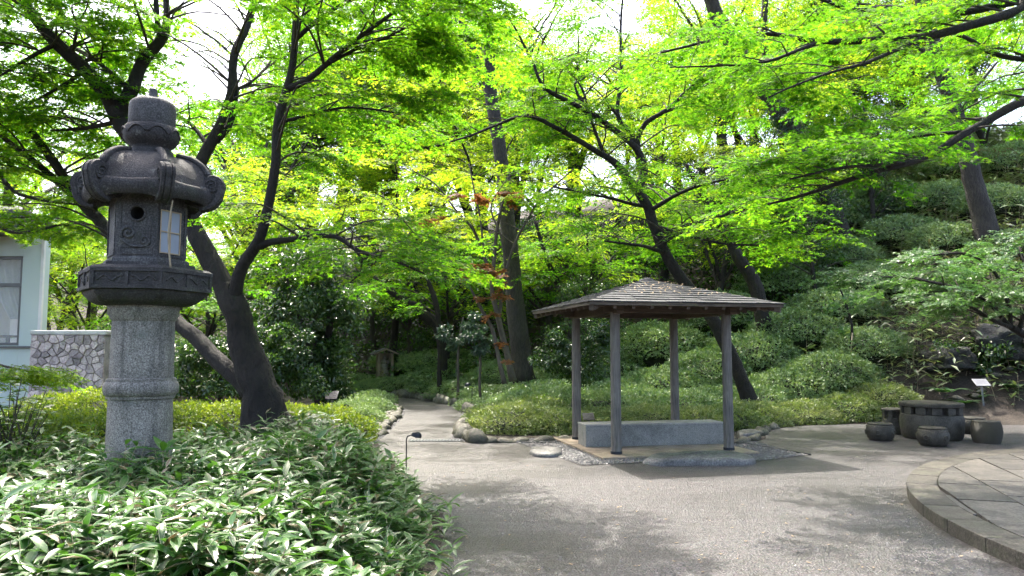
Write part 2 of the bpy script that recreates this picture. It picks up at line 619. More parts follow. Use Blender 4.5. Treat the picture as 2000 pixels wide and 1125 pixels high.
def edging(name, label, pts, size, step, rng, flatness=.75, jit=.06):
    base = Vector(pts[0])
    base.z = T(base.x, base.y)
    t = thing(name, label, 'stone edging', base)
    q, _ = catmull([Vector((p[0], p[1], 0)) for p in pts], [0] * len(pts), .03)
    acc = 0
    nxt = 0
    for i in range(1, len(q)):
        acc += (q[i] - q[i - 1]).length
        if acc >= nxt:
            s = size * rng.uniform(.75, 1.25)
            d = q[i] - q[i - 1]
            a = math.atan2(d.y, d.x)
            p = q[i] + Vector((rng.uniform(-jit, jit), rng.uniform(-jit, jit), 0))
            ln = s * rng.uniform(1.0, 1.35)
            link('stone', rng.choice(ROCK), t, (p.x - base.x, p.y - base.y, T(p.x, p.y) - base.z + s * flatness * .35),
                 (rng.uniform(-.2, .2), rng.uniform(-.2, .2), a + rng.uniform(-.3, .3)), (ln, s * .9, s * flatness))
            nxt = acc + ln * step
    return t
rng = random.Random(11)
edging('boulder_edging', 'row of rounded mossy boulders along the far bend of the path',
       [G(735, 773.5), G(762, 774.5), G(800, 777.3), G(834, 781.5), G(862, 787), G(890, 794), G(912, 800), G(918, 808)], .19, 1.35, rng, .9)
edging('boulder_edging', 'rounded boulders curving along the right side of the path mouth',
       [G(918, 830), G(908, 842), G(906, 855), G(925, 864), G(950, 866)], .155, 1.3, rng, .95)
edging('stone_edging', 'low mossy stones in front of the azalea bank left of pavilion',
       [G(955, 866), G(1000, 865), G(1060, 863), G(1130, 861)], .13, 1.6, rng, .55)
edging('stone_edging', 'brown flat edging stones along the left side of the path',
       [G(718, 860), G(740, 848), G(758, 832), G(772, 818), G(780, 804), G(776, 796)], .13, 1.25, rng, .6)
edging('stone_edging', 'second inner row of brown stones left of the path',
       [G(700, 856), G(722, 845), G(745, 828), G(758, 812), G(768, 800)], .12, 1.5, rng, .6)
edging('stone_edging', 'small stones along the curved back edge of the plaza',
       [G(1440, 868), G(1478, 858), G(1490, 846), G(1515, 835), G(1590, 828), G(1680, 825), G(1760, 823), G(1880, 820), G(1990, 816), (13.5, 17)], .12, 1.9, rng, .65)

def flat_stone(name, label, pts, h, seed, group=None):
    """low water-worn slab from its outline"""
    q, _ = catmull([Vector((p[0], p[1], 0)) for p in list(pts) + [pts[0]]], [0] * (len(pts) + 1), .05)
    c = sum(q, Vector()) / len(q)
    rings = [(1.0, 0), (.99, .45), (.95, .8), (.86, .95), (.6, 1.0), (.3, 1.02)]
    v, f = [], []
    n = len(q)
    for (s, z) in rings:
        for p in q:
            d = (p - c) * s
            v.append((d.x, d.y, h * z + (.35 * h * noise.noise(Vector((p.x * 3 + seed, p.y * 3, s * 4))) if z > .3 else 0)))
    for i in range(len(rings) - 1):
        for k in range(n):
            k2 = (k + 1) % n
            f.append((i * n + k, i * n + k2, (i + 1) * n + k2, (i + 1) * n + k))
    f.append(tuple(range((len(rings) - 1) * n, len(rings) * n)))
    mb = MB()
    mb.add(v, f, True)
    o = mb.build(name, M['flatstone'], loc=(c.x, c.y, .014))
    o.data.update()
    bm = bmesh.new()
    bm.from_mesh(o.data)
    bmesh.ops.recalc_face_normals(bm, faces=bm.faces)
    bm.to_mesh(o.data)
    bm.free()
    return tag(o, label, 'stepping stone', group)
flat_stone('stepping_stone', 'small flat natural stepping stone left of the pavilion', [G(1033, 889), G(1042, 882), G(1065, 879), G(1090, 882), G(1098, 889), G(1088, 895), G(1050, 895)], .07, 1)
flat_stone('stepping_stone', 'long low natural stone lying before the pavilion front', [G(1255, 908), G(1290, 900), G(1350, 896), G(1420, 896), G(1462, 900), G(1476, 908), G(1440, 912), G(1350, 912), G(1290, 913)], .11, 5)
flat_stone('stepping_stone', 'flat stone beside the gravel right of the pavilion', [G(1440, 853), G(1470, 851), G(1486, 855), G(1470, 860), G(1445, 860)], .1, 9)

# drain grate in the path mouth
dg = thing('drain_grate', 'slotted grey metal drain grate set across the path mouth', 'drain', G(850, 862))
for k in range(16):
    x = -.42 + k * .055
    MB().box((x, -.13, .016), (x + .03, .13, .024)).build('grate_bar', M['metal_grey'], dg)
MB().box((-.45, -.16, .013), (.47, .16, .0155)).build('drain_bed', M['metal_dark'], dg)

# ------------------------------------------------------------------ round terrace on the right
def circ3(a, b_, c_):
    A = np.array([[2 * (b_[0] - a[0]), 2 * (b_[1] - a[1])], [2 * (c_[0] - a[0]), 2 * (c_[1] - a[1])]])
    B = np.array([b_[0] ** 2 + b_[1] ** 2 - a[0] ** 2 - a[1] ** 2, c_[0] ** 2 + c_[1] ** 2 - a[0] ** 2 - a[1] ** 2])
    x, y = np.linalg.solve(A, B)
    return Vector((x, y, 0)), math.hypot(a[0] - x, a[1] - y)
KH = .13
TC, TR = circ3(G(2000, 1117), G(1774, 952), G(1990, 893))
ter = thing('round_terrace', 'raised round stone terrace at the right edge of the plaza', None, TC, kind='structure')
MB().lathe([(TR - .06, 0), (TR - .06, KH - .03)], 96).build('terrace_bed', M['joint'], ter)
rng = random.Random(3)
nk = int(2 * math.pi * TR / .62)
for k in range(nk):
    a0 = 2 * math.pi * k / nk
    a1 = a0 + 2 * math.pi / nk - .010 / TR
    mid = Vector((math.cos((a0 + a1) / 2), math.sin((a0 + a1) / 2))) * TR
    if mid.y > TR * .95 and mid.x > 4: continue
    v = []
    dz = rng.uniform(-.004, .004)
    for z in (0, KH + dz):
        for (r_, a) in ((TR - .3, a0), (TR, a0), (TR, (a0 + a1) / 2), (TR, a1), (TR - .3, a1), (TR - .3, (a0 + a1) / 2)):
            v.append((r_ * math.cos(a), r_ * math.sin(a), z))
    mb = MB().add(v, [(5, 4, 3, 2, 1, 0), (6, 7, 8, 9, 10, 11)] + [(i, (i + 1) % 6, 6 + (i + 1) % 6, 6 + i) for i in range(6)])
    mb.build('kerb_stone', M['kerb'], ter, .008, 2)
# paving slabs in running rows
def clip(poly, a, b_, c_):
    out = []
    for i in range(len(poly)):
        p, q = poly[i], poly[(i + 1) % len(poly)]
        dp, dq = a * p[0] + b_ * p[1] - c_, a * q[0] + b_ * q[1] - c_
        if dp <= 0: out.append(p)
        if (dp < 0) != (dq < 0):
            t = dp / (dp - dq)
            out.append((p[0] + (q[0] - p[0]) * t, p[1] + (q[1] - p[1]) * t))
    return out
rd = (G(1808, 933, KH) - G(2000, 1066, KH)).normalized()
rp = Vector((rd.y, -rd.x, 0))
o0 = G(1808, 933, KH) - TC
o0.z = 0
RW, SL = .52, .92
nslab = 0
ri = TR - .309
for i in range(-16, 17):
    off = rng.uniform(0, SL)
    for j in range(-14, 15):
        ln = SL
        a0 = o0.dot(rp) + i * RW
        b0 = o0.dot(rd) + j * SL + off
        poly = [(a0 + .011, b0 + .011), (a0 + RW - .011, b0 + .011), (a0 + RW - .011, b0 + ln - .011), (a0 + .011, b0 + ln - .011)]
        if all(math.hypot(*p) > ri for p in poly): continue
        w_ = TC + rp * (a0 + RW / 2) + rd * (b0 + ln / 2)
        if w_.x > 9.5 or w_.y < 1.5: continue
        q = poly
        for k in range(96):
            t_ = 2 * math.pi * k / 96
            q = clip(q, math.cos(t_), math.sin(t_), ri)
            if len(q) < 3: break
        if len(q) < 3: continue
        ar = abs(sum(q[k_][0] * q[(k_ + 1) % len(q)][1] - q[(k_ + 1) % len(q)][0] * q[k_][1] for k_ in range(len(q)))) / 2
        if ar < .008: continue
        zt = KH + .002 + rng.uniform(-.004, .004)
        q3 = [rp * p[0] + rd * p[1] for p in q]
        ar = sum(q3[k_].x * q3[(k_ + 1) % len(q3)].y - q3[(k_ + 1) % len(q3)].x * q3[k_].y for k_ in range(len(q3)))
        if ar < 0: q3.reverse()
        n = len(q3)
        v = [(p.x, p.y, .09) for p in q3] + [(p.x, p.y, zt) for p in q3]
        MB().add(v, [tuple(range(n))[::-1], tuple(range(n, 2 * n))] + [(k_, (k_ + 1) % n, n + (k_ + 1) % n, n + k_) for k_ in range(n)]).build('paving_slab', M['slab'], ter)
        nslab += 1
print('terrace', TC, TR, 'slabs', nslab, 'kerbs', nk)

# ------------------------------------------------------------------ pavilion
pav = thing('garden_pavilion', 'open four-post wooden pavilion with a shallow shingled pyramid roof', 'pavilion', PC, PANG)
A = PA
E = A + .6
ZB, ZE, ZA = 2.13, 2.25, 2.715
MB().box((-A - .33, -A - .33, 0), (A + .33, A + .33, .05)).build('base_slab', M['base'], pav, .008, 2)
for (sx, sy) in ((-1, -1), (1, -1), (-1, 1), (1, 1)):
    p = MB().lathe([(.078, .05), (.077, .6), (.074, 1.4), (.073, ZB + .02)], 20).build('post', M['post'], pav, loc=(sx * A, sy * A, 0))
    MB().lathe([(.086, .05), (.086, .085), (.079, .09)], 20).build('post_shoe', M['metal_dark'], p)
for s in (-1, 1):
    MB().box((-A - .22, s * A - .055, ZB), (A + .22, s * A + .055, ZB + .13)).build('beam', M['rafter'], pav, .006)
    MB().box((s * A - .052, -A - .22, ZB - .02), (s * A + .052, A + .22, ZB + .115)).build('beam', M['rafter'], pav, .006)
slope = (ZA - ZE) / E
def zr(r): return ZA - slope * r
# rafters: each side a row of tails, plus the four hip rafters
for side in range(4):
    rot = Matrix.Rotation(side * math.pi / 2, 4, 'Z')
    nr = 11
    for i in range(nr):
        x = -E + .1 + (2 * E - .2) * i / (nr - 1)
        inner = max(abs(x) + .02, .12)
        if E - inner < .15: inner = E - .16
        a, b_ = Vector((x, -E + .03, zr(E - .03) - .065)), Vector((x, -inner, zr(inner) - .065))
        MB().bar(rot @ a, rot @ b_, .045, .07).build('rafter', M['rafter'], pav)
    a, b_ = Vector((-E + .02, -E + .02, zr(E - .02) - .08)), Vector((-.05, -.05, zr(.05) - .08))
    MB().bar(rot @ a, rot @ b_, .07, .1).build('hip_rafter', M['rafter'], pav)
    # soffit board and fascia
    v = [rot @ Vector(p) for p in ((-E, -E, ZE - .03), (E, -E, ZE - .03), (.01, -.01, ZA - .03), (-.01, -.01, ZA - .03), (-E, -E, ZE - .005), (E, -E, ZE - .005), (.01, -.01, ZA - .005), (-.01, -.01, ZA - .005))]
    MB().hexa(v).build('roof_board', M['rafter'], pav)
    v = [rot @ Vector(p) for p in ((-E - .01, -E - .012, ZE - .045), (E + .01, -E - .012, ZE - .045), (E - .02, -E + .018, ZE - .045), (-E + .02, -E + .018, ZE - .045),
                                    (-E - .01, -E - .012, ZE), (E + .01, -E - .012, ZE), (E - .02, -E + .018, ZE), (-E + .02, -E + .018, ZE))]
    MB().hexa(v).build('fascia', M['rafter'], pav)
    rows = 11
    for k in range(rows):
        rb = (E + .03) * (1 - k / rows)
        rt = max(.02, (E + .03) * (1 - (k + 1.25) / rows))
        n = max(1, round(2 * rb / .245))
        wv = 2 * rb / n
        sh = (k % 2) * wv / 2
        for i in range(n + (1 if sh else 0)):
            x0, x1 = -rb + i * wv - sh, -rb + (i + 1) * wv - sh
            x0, x1 = max(x0, -rb), min(x1, rb)
            if x1 - x0 < .03: continue
            x0 += .003
            x1 -= .003
            t0, t1 = max(-rt, min(rt, x0)), max(-rt, min(rt, x1))
            if t1 - t0 < .004: t0, t1 = t0 - .002, t1 + .002
            j = rng.uniform(-.003, .006)
            yb = rng.uniform(-.008, .008)
            zb, zt = zr(rb) + .012 + j, zr(rt) + .004
            v = [Vector(p) for p in ((x0, -rb + yb, zb), (x1, -rb + yb, zb), (t1, -rt, zt), (t0, -rt, zt), (x0, -rb + yb, zb + .015), (x1, -rb + yb, zb + .015), (t1, -rt, zt + .008), (t0, -rt, zt + .008))]
            MB().hexa(v).build('shingle', M['shingle'], pav, rot=(0, 0, side * math.pi / 2))
MB().lathe([(.14, ZA - .02), (.12, ZA + .02), (.02, ZA + .045)], 4).build('roof_cap', M['shingle'], pav, rot=(0, 0, math.pi / 4))
# fallen leaves caught on the roof
mb = MB()
for k in range(150):
    x, r_ = rng.uniform(-.9, .9), rng.uniform(.25, 1.15)
    if abs(x) > r_: continue
    a = rng.uniform(0, 6.3)
    z = zr(r_) + .042
    p = Vector((x, -r_, z))
    d1, d2 = Vector((math.cos(a), math.sin(a), 0)) * .022, Vector((-math.sin(a), math.cos(a), 0)) * .014
    d1.z += slope * d1.y
    d2.z += slope * d2.y
    mb.add([p - d1, p - d2, p + d1 + Vector((0, 0, .01)), p + d2], [(0, 1, 2, 3)])
M['deadleaf'] = plain('dry_leaf', (.3, .22, .13), .8, 0, .4, 30)
tag(mb.build('leaf_litter', M['deadleaf'], loc=PC, rot=(0, 0, PANG)), 'dry fallen leaves scattered on the pavilion roof', 'leaf litter', kind='stuff')

# bench: one long stone block with a lighter seat slab
b1, b2 = G(1144, 880), G(1414, 873)
ba = math.atan2(b2.y - b1.y, b2.x - b1.x)
bl = (b2 - b1).length
ben = thing('stone_bench', 'long blue-grey granite block bench under the pavilion roof', 'bench', (b1 + b2) / 2 + Vector((-math.sin(ba), math.cos(ba), 0)) * .22 + Vector((0, 0, .05)), ba)
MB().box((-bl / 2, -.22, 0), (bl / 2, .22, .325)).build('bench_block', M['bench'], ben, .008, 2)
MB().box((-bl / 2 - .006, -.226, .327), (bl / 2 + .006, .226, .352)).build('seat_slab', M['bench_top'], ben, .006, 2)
# ------------------------------------------------------------------ stone lantern
LD = 6.2
LX = P(279, 690, LD).x
def lz(py): return P(280, py, LD).z
K = LD / FPX                                   # metres per photo pixel at the lantern
LZ0 = T(LX, LD) - .03
lan = thing('stone_lantern', 'tall weathered granite lantern with scrolled roof standing in bamboo grass', 'stone lantern', (LX, LD, 0), R(39.0))
def hexf(a):
    """1 at a hexagon corner, cos30 in the middle of a side; a corner faces the viewer"""
    t = (a + math.pi / 6) % (math.pi / 3) - math.pi / 6
    return math.cos(math.pi / 6) / math.cos(math.pi / 6 - abs(t))
def hexl(mb, prof, n=72, cap=True):
    """prof rows: (circumradius, z, hexness, corner lift)"""
    v, f = [], []
    for (r, z, hx, lf) in prof:
        for k in range(n):
            a = 2 * math.pi * k / n
            h = hexf(a)
            cn = max(0, (h - .866) / .134) ** 1.6
            rr = r * (1 - hx + hx * h)
            v.append((rr * math.sin(a), -rr * math.cos(a), z + lf * cn))
    for i in range(len(prof) - 1):
        for k in range(n):
            k2 = (k + 1) % n
            f.append((i * n + k, i * n + k2, (i + 1) * n + k2, (i + 1) * n + k))
    mb.add(v, f, True)
    if cap:
        mb.add(v[:n][::-1], [tuple(range(n))])
        mb.add(v[-n:], [tuple(range(n))])
    return mb
def shade_by_angle(o, a=32):
    bm = bmesh.new()
    bm.from_mesh(o.data)
    bmesh.ops.remove_doubles(bm, verts=bm.verts, dist=1e-5)
    for v_ in bm.verts:
        p_ = v_.co + o.location
        v_.co += Vector((noise.noise(p_ * 9), noise.noise(p_ * 9 + Vector((7, 0, 0))), noise.noise(p_ * 9 + Vector((0, 7, 0))))) * .004
    for e in bm.edges:
        e.smooth = not (len(e.link_faces) == 2 and e.calc_face_angle(0) > R(a))
    for f in bm.faces: f.smooth = True
    bm.to_mesh(o.data)
    bm.free()
    return o
rc = 57 * K
col = MB().lathe([(rc * 1.03, LZ0), (rc * 1.03, lz(880)), (rc * 1.01, lz(800)), (rc * 1.0, lz(778)), (rc * 1.06, lz(777)), (rc * 1.07, lz(772)),
                  (rc * 1.13, lz(769)), (rc * 1.165, lz(762)), (rc * 1.165, lz(753)), (rc * 1.12, lz(746)), (rc * 1.08, lz(744)), (rc * 1.08, lz(739)), (rc * 1.0, lz(737)),
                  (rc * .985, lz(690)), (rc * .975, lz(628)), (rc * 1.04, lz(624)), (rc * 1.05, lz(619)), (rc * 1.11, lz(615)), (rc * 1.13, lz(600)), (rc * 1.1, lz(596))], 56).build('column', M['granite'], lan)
shade_by_angle(col, 38)
# middle platform: lotus bowl under a hexagonal slab
R1 = 124 * K
zt, zb = lz(533), lz(571)
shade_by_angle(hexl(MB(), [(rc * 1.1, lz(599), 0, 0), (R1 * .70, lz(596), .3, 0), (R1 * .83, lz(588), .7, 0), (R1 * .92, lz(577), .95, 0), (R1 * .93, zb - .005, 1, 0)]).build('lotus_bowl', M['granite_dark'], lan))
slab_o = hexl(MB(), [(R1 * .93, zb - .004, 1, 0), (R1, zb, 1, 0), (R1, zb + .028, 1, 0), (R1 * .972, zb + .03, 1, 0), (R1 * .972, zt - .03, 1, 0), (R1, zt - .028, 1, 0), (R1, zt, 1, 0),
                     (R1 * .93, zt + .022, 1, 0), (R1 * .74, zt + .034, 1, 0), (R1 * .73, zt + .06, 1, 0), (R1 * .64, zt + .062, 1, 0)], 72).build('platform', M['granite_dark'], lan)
shade_by_angle(slab_o, 25)
ap = R1 * math.cos(math.pi / 6)
sl_ = R1                                        # side length equals the circumradius
for k in range(6):
    a = math.pi / 6 + k * math.pi / 3
    nrm = Vector((math.sin(a), -math.cos(a), 0))
    tg = Vector((math.cos(a), math.sin(a), 0))
    mm = Matrix((tg, Vector((0, 0, 1)), nrm)).transposed().to_4x4()
    # petals of the bowl
    for q in range(3):
        t = (q - 1) * sl_ * .29
        c0 = nrm * ap * .80 + tg * t
        mb = MB()
        v, f = [], []
        for i in range(6):
            for j in range(9):
                al, be = math.pi * i / 5, math.pi * j / 8
                v.append(Vector((math.cos(be) * math.sin(al) * .068, math.cos(al) * .052, math.sin(be) * math.sin(al) * .03)))
        for i in range(5):
            for j in range(8):
                f.append((i * 9 + j, i * 9 + j + 1, (i + 1) * 9 + j + 1, (i + 1) * 9 + j))
        tilt = Matrix.Rotation(R(38), 4, 'X')
        v = [Vector(mm.to_3x3() @ (tilt.to_3x3() @ p)) for p in v]
        mb.add(v, f, True).build('petal', M['granite_dark'], lan, loc=c0 + Vector((0, 0, lz(584))))
    # sunk panels: dividing strips and a wave carved in each
    for t in (-.47, 0, .47):
        mb = MB()
        mb.add([mm.to_3x3() @ Vector(p) + nrm * ap * .972 for p in ((t * sl_ - .014, zb + .03, 0), (t * sl_ + .014, zb + .03, 0), (t * sl_ + .014, zt - .03, 0), (t * sl_ - .014, zt - .03, 0),
                (t * sl_ - .012, zb + .03, .013), (t * sl_ + .012, zb + .03, .013), (t * sl_ + .012, zt - .03, .013), (t * sl_ - .012, zt - .03, .013))],
               [(4, 5, 6, 7), (0, 1, 5, 4), (1, 2, 6, 5), (2, 3, 7, 6), (3, 0, 4, 7)])
        mb.build('panel_strip', M['granite_dark'], lan)
    for hs in (-1, 1):
        pts = []
        for q in range(25):
            t = q / 24
            x = (hs * .235 + (t - .5) * .34) * sl_
            y = (zb + zt) / 2 + .018 * math.sin(t * 3 * math.pi + hs)
            pts.append(mm.to_3x3() @ Vector((x, y, ap * .972)))
        MB().tube(pts, .008, 6).build('wave_carving', M['granite_dark'], lan)
# fire box
R2 = 72.5 * K
z0, z1 = zt + .06, lz(388)
ap2, s2 = R2 * math.cos(math.pi / 6), R2
shade_by_angle(hexl(MB(), [(R2 * 1.09, z0 - .003, 1, 0), (R2 * 1.09, z0 + .03, 1, 0), (R2 * 1.03, z0 + .045, 1, 0), (R2 * .97, z0 + .046, 1, 0)]).build('box_foot', M['granite_mid'], lan), 25)
hz = z1 - z0
for k in range(6):
    a = math.pi / 6 + k * math.pi / 3           # k=0: right face, k=5: left-front face
    nrm = Vector((math.sin(a), -math.cos(a), 0))
    tg = Vector((math.cos(a), math.sin(a), 0))
    m3 = Matrix((tg, Vector((0, 0, 1)), nrm)).transposed()
    def W(x, y, z=0): return m3 @ Vector((x, y, z)) + nrm * ap2
    hw = s2 / 2
    if k in (5, 2):
        cyh = z0 + hz * .70
        nn = 24
        rh = .055
        outer = []
        for q in range(nn):
            t = 2 * math.pi * q / nn
            dx, dy = math.cos(t), math.sin(t)
            s_ = min(hw / abs(dx) if abs(dx) > 1e-6 else 9, ((z1 - cyh) if dy > 0 else (cyh - z0)) / abs(dy) if abs(dy) > 1e-6 else 9)
            outer.append((dx * s_, cyh + dy * s_))
        # make sure the corners are in
        for cx, cyy in ((hw, z1), (-hw, z1), (-hw, z0), (hw, z0)):
            i = min(range(nn), key=lambda i_: (outer[i_][0] - cx) ** 2 + (outer[i_][1] - cyy) ** 2)
            outer[i] = (cx, cyy)
        v = [W(*p) for p in outer] + [W(rh * math.cos(2 * math.pi * q / nn), cyh + rh * math.sin(2 * math.pi * q / nn)) for q in range(nn)]
        fa = MB().add(v, [(q, (q + 1) % nn, nn + (q + 1) % nn, nn + q) for q in range(nn)]).build('box_face', M['granite_mid'], lan)
        v = [W(rh * math.cos(2 * math.pi * q / nn), cyh + rh * math.sin(2 * math.pi * q / nn), dz) for dz in (0, -.14) for q in range(nn)]
        MB().add(v, [(q, (q + 1) % nn, nn + (q + 1) % nn, nn + q) for q in range(nn)] + [tuple(range(nn, 2 * nn))], True).build('round_opening', M['hole'], fa)
        MB().tube([W(.062 * math.cos(2 * math.pi * q / 24), cyh + .062 * math.sin(2 * math.pi * q / 24), .002) for q in range(25)], .011, 8, False).build('opening_rim', M['granite_mid'], fa)
        def spiral(cx, cyy, r0, r1, turns, ph, dr=1):
            return [W(cx + (r0 + (r1 - r0) * t) * math.cos(ph + dr * t * turns * 6.283), cyy + (r0 + (r1 - r0) * t) * math.sin(ph + dr * t * turns * 6.283), .004) for t in np.linspace(0, 1, 36)]
        for pts, rr in ((spiral(-.062, cyh - .165, .008, .058, 1.6, 0), .013), (spiral(.062, cyh - .225, .006, .044, 1.5, 1.5, -1), .012),
                        ([W(-.12, cyh - .2, .003), W(-.1, cyh - .225, .004), W(-.05, cyh - .262, .004), W(0, cyh - .272, .004), W(.06, cyh - .268, .004), W(.105, cyh - .235, .004)], .011),
                        ([W(.105, cyh - .2, .003), W(.1, cyh - .15, .004), W(.115, cyh - .09, .004), W(.1, cyh - .04, .003)], .009)):
            q, rr_ = catmull(pts, [rr] * len(pts), .015)
            MB().tube(q, rr_, 8).build('cloud_carving', M['granite_mid'], fa)
        fr = [(-.115, z0 + .065, .115, z0 + .075), (-.115, z0 + .12, .115, z0 + .13), (-.125, z0 + .065, -.115, z0 + .13), (.115, z0 + .065, .125, z0 + .13),
              (-.12, z1 - .09, .12, z1 - .082), (-.128, z0 + .15, -.12, z1 - .082)]
    else:
        fa = MB().add([W(-hw, z0), W(hw, z0), W(hw, z1), W(-hw, z1)], [(0, 1, 2, 3)]).build('box_face', M['granite_mid'], lan)
        fr = [(-.125, z0 + .06, .125, z0 + .075), (-.125, z1 - .09, .125, z1 - .08), (-.135, z0 + .06, -.125, z1 - .08), (.125, z0 + .06, .135, z1 - .08)]
    for (x0, y0, x1, y1) in fr:
        mb = MB().hexa([W(x0, y0, -.002), W(x1, y0, -.002), W(x1, y1, -.002), W(x0, y1, -.002), W(x0, y0, .009), W(x1, y0, .009), W(x1, y1, .009), W(x0, y1, .009)])
        mb.build('carved_border', M['granite_mid'], fa)
    if k in (0, 3):
        wx, wy0, wy1 = .098, lz(500), lz(418)
        W0 = W
        def W(x, y, z=0, W0=W0): return W0(x - .026, y, z)
        win = MB()
        def strip(x0, y0, x1, y1, d=.014): win.hexa([W(x0, y0, .001), W(x1, y0, .001), W(x1, y1, .001), W(x0, y1, .001), W(x0, y0, d), W(x1, y0, d), W(x1, y1, d), W(x0, y1, d)])
        my = (wy0 + wy1) / 2
        for yy in (wy0, my - .004, wy1 - .009): strip(-wx, yy, wx, yy + .009)
        for xx in (-wx - .009, -.005, wx): strip(xx, wy0, xx + .009, wy1, .0125)
        wo = win.build('lattice_window', M['pine_frame'], lan)
        for (x0, x1) in ((-wx, -.005), (.004, wx)):
            for (y0, y1) in ((wy0 + .009, my - .004), (my + .005, wy1 - .009)):
                MB().hexa([W(x0, y0, .001), W(x1, y0, .001), W(x1, y1, .001), W(x0, y1, .001), W(x0, y0, .004), W(x1, y0, .004), W(x1, y1, .004), W(x0, y1, .004)]).build('pane', M['paper'], wo)
# roof (kasa)
R3 = 128 * K
zm = lz(384)
roof = hexl(MB(), [(R2 * .9, z1 - .01, 1, 0), (R2 * 1.12, z1 - .005, 1, 0), (R2 * 1.2, z1 + .01, 1, 0), (R3 * .74, z1 - .02, .9, -.04), (R3 * .9, zm - .06, .9, -.05), (R3 * .97, zm - .025, .9, -.05), (R3 * .985, zm + .02, .9, -.03),
                   (R3 * .975, zm + .05, .9, 0), (R3 * .95, zm + .062, .9, .02), (R3 * .91, zm + .066, .9, .03), (R3 * .87, zm + .12, .85, .05), (R3 * .8, zm + .19, .8, .06), (R3 * .69, zm + .25, .75, .06), (R3 * .55, zm + .3, .7, .04), (R3 * .42, zm + .33, .6, .02), (R3 * .34, zm + .35, .4, 0),
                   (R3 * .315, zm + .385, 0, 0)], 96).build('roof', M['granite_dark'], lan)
shade_by_angle(roof, 40)
for k in range(6):
    a = k * math.pi / 3
    rad = Vector((math.sin(a), -math.cos(a), 0))
    tg = Vector((math.cos(a), math.sin(a), 0))
    def Q(r, z, t=0): return rad * r + tg * t + Vector((0, 0, z))
    # curling scroll: a band that rises from under the eave and rolls inward
    path = [(R3 * .76, zm - .1), (R3 * .92, zm - .075), (R3 * 1.02, zm - .015), (R3 * 1.055, zm + .06)]
    cx, cz = R3 * .93, zm + .105
    for q in range(15):
        t = q / 14
        an = R(-8) + t * 6.283 * 1.15
        rr = .078 * (1 - .62 * t)
        path.append((cx + rr * math.cos(an), cz + rr * math.sin(an)))
    pp, _ = catmull([Vector((x, z, 0)) for x, z in path], [0] * len(path), .018)
    sc = roof_sc = MB()
    hw = .052
    n = len(pp)
    v, f = [], []
    prof = [(-hw, -.02), (-hw, .018), (-hw * .62, .026), (-hw * .5, .016), (-hw * .32, .026), (hw * .32, .026), (hw * .5, .016), (hw * .62, .026), (hw, .018), (hw, -.02)]
    m_ = len(prof)
    for i, p in enumerate(pp):
        d = (pp[min(i + 1, n - 1)] - pp[max(i - 1, 0)]).normalized()
        no = Vector((d.y, -d.x, 0))              # outward of the curl
        for (t, h) in prof:
            c_ = p + no * h
            v.append(Q(c_.x, c_.y, t))
    for i in range(n - 1):
        for j in range(m_):
            j2 = (j + 1) % m_
            f.append((i * m_ + j, i * m_ + j2, (i + 1) * m_ + j2, (i + 1) * m_ + j))
    sc.add(v, f)
    sc.add(v[:m_], [tuple(range(m_))])
    sc.add(v[-m_:], [tuple(range(m_))[::-1]])
    # solid body behind the band
    web = [(R3 * .55, zm - .06), (R3 * .76, zm - .1), (R3 * .92, zm - .075), (R3 * 1.02, zm - .015), (R3 * 1.045, zm + .06), (R3 * 1.03, zm + .1), (R3 * .9, zm + .14), (R3 * .7, zm + .2), (R3 * .55, zm + .12)]
    nw = len(web)
    sc.add([Q(x, z, t) for t in (-hw * .8, hw * .8) for x, z in web], [tuple(range(nw)), tuple(range(nw, 2 * nw))[::-1]] + [(i, nw + i, nw + (i + 1) % nw, (i + 1) % nw) for i in range(nw)])
    # solid eye of the scroll
    for s_ in (1,):
        vv_, ff = [], []
        for t in (-hw * .92, hw * .92):
            for q in range(20):
                an = 6.283 * q / 20
                vv_.append(Q(cx + .062 * math.cos(an), cz + .062 * math.sin(an), t))
        ff = [(q, (q + 1) % 20, 20 + (q + 1) % 20, 20 + q) for q in range(20)] + [tuple(range(20))[::-1], tuple(range(20, 40))]
        sc.add(vv_, ff)
    so = sc.build('roof_scroll', M['granite_dark'], lan)
    for t in (-1, 1):
        MB().tube([Q(cx + (.008 + .05 * q) * math.cos(q * 11 + .5), cz + (.008 + .05 * q) * math.sin(q * 11 + .5), t * hw * .95) for q in np.linspace(0, 1, 40)], .008, 6).build('spiral_carving', M['granite_dark'], so)
    # ridge running up from the scroll
    rp_ = [Q(R3 * .88, zm + .17), Q(R3 * .76, zm + .27), Q(R3 * .58, zm + .335), Q(R3 * .38, zm + .36)]
    q, r_ = catmull(rp_, [.034, .03, .026, .018], .05)
    MB().tube(q, r_, 8).build('roof_ridge', M['granite_dark'], lan)
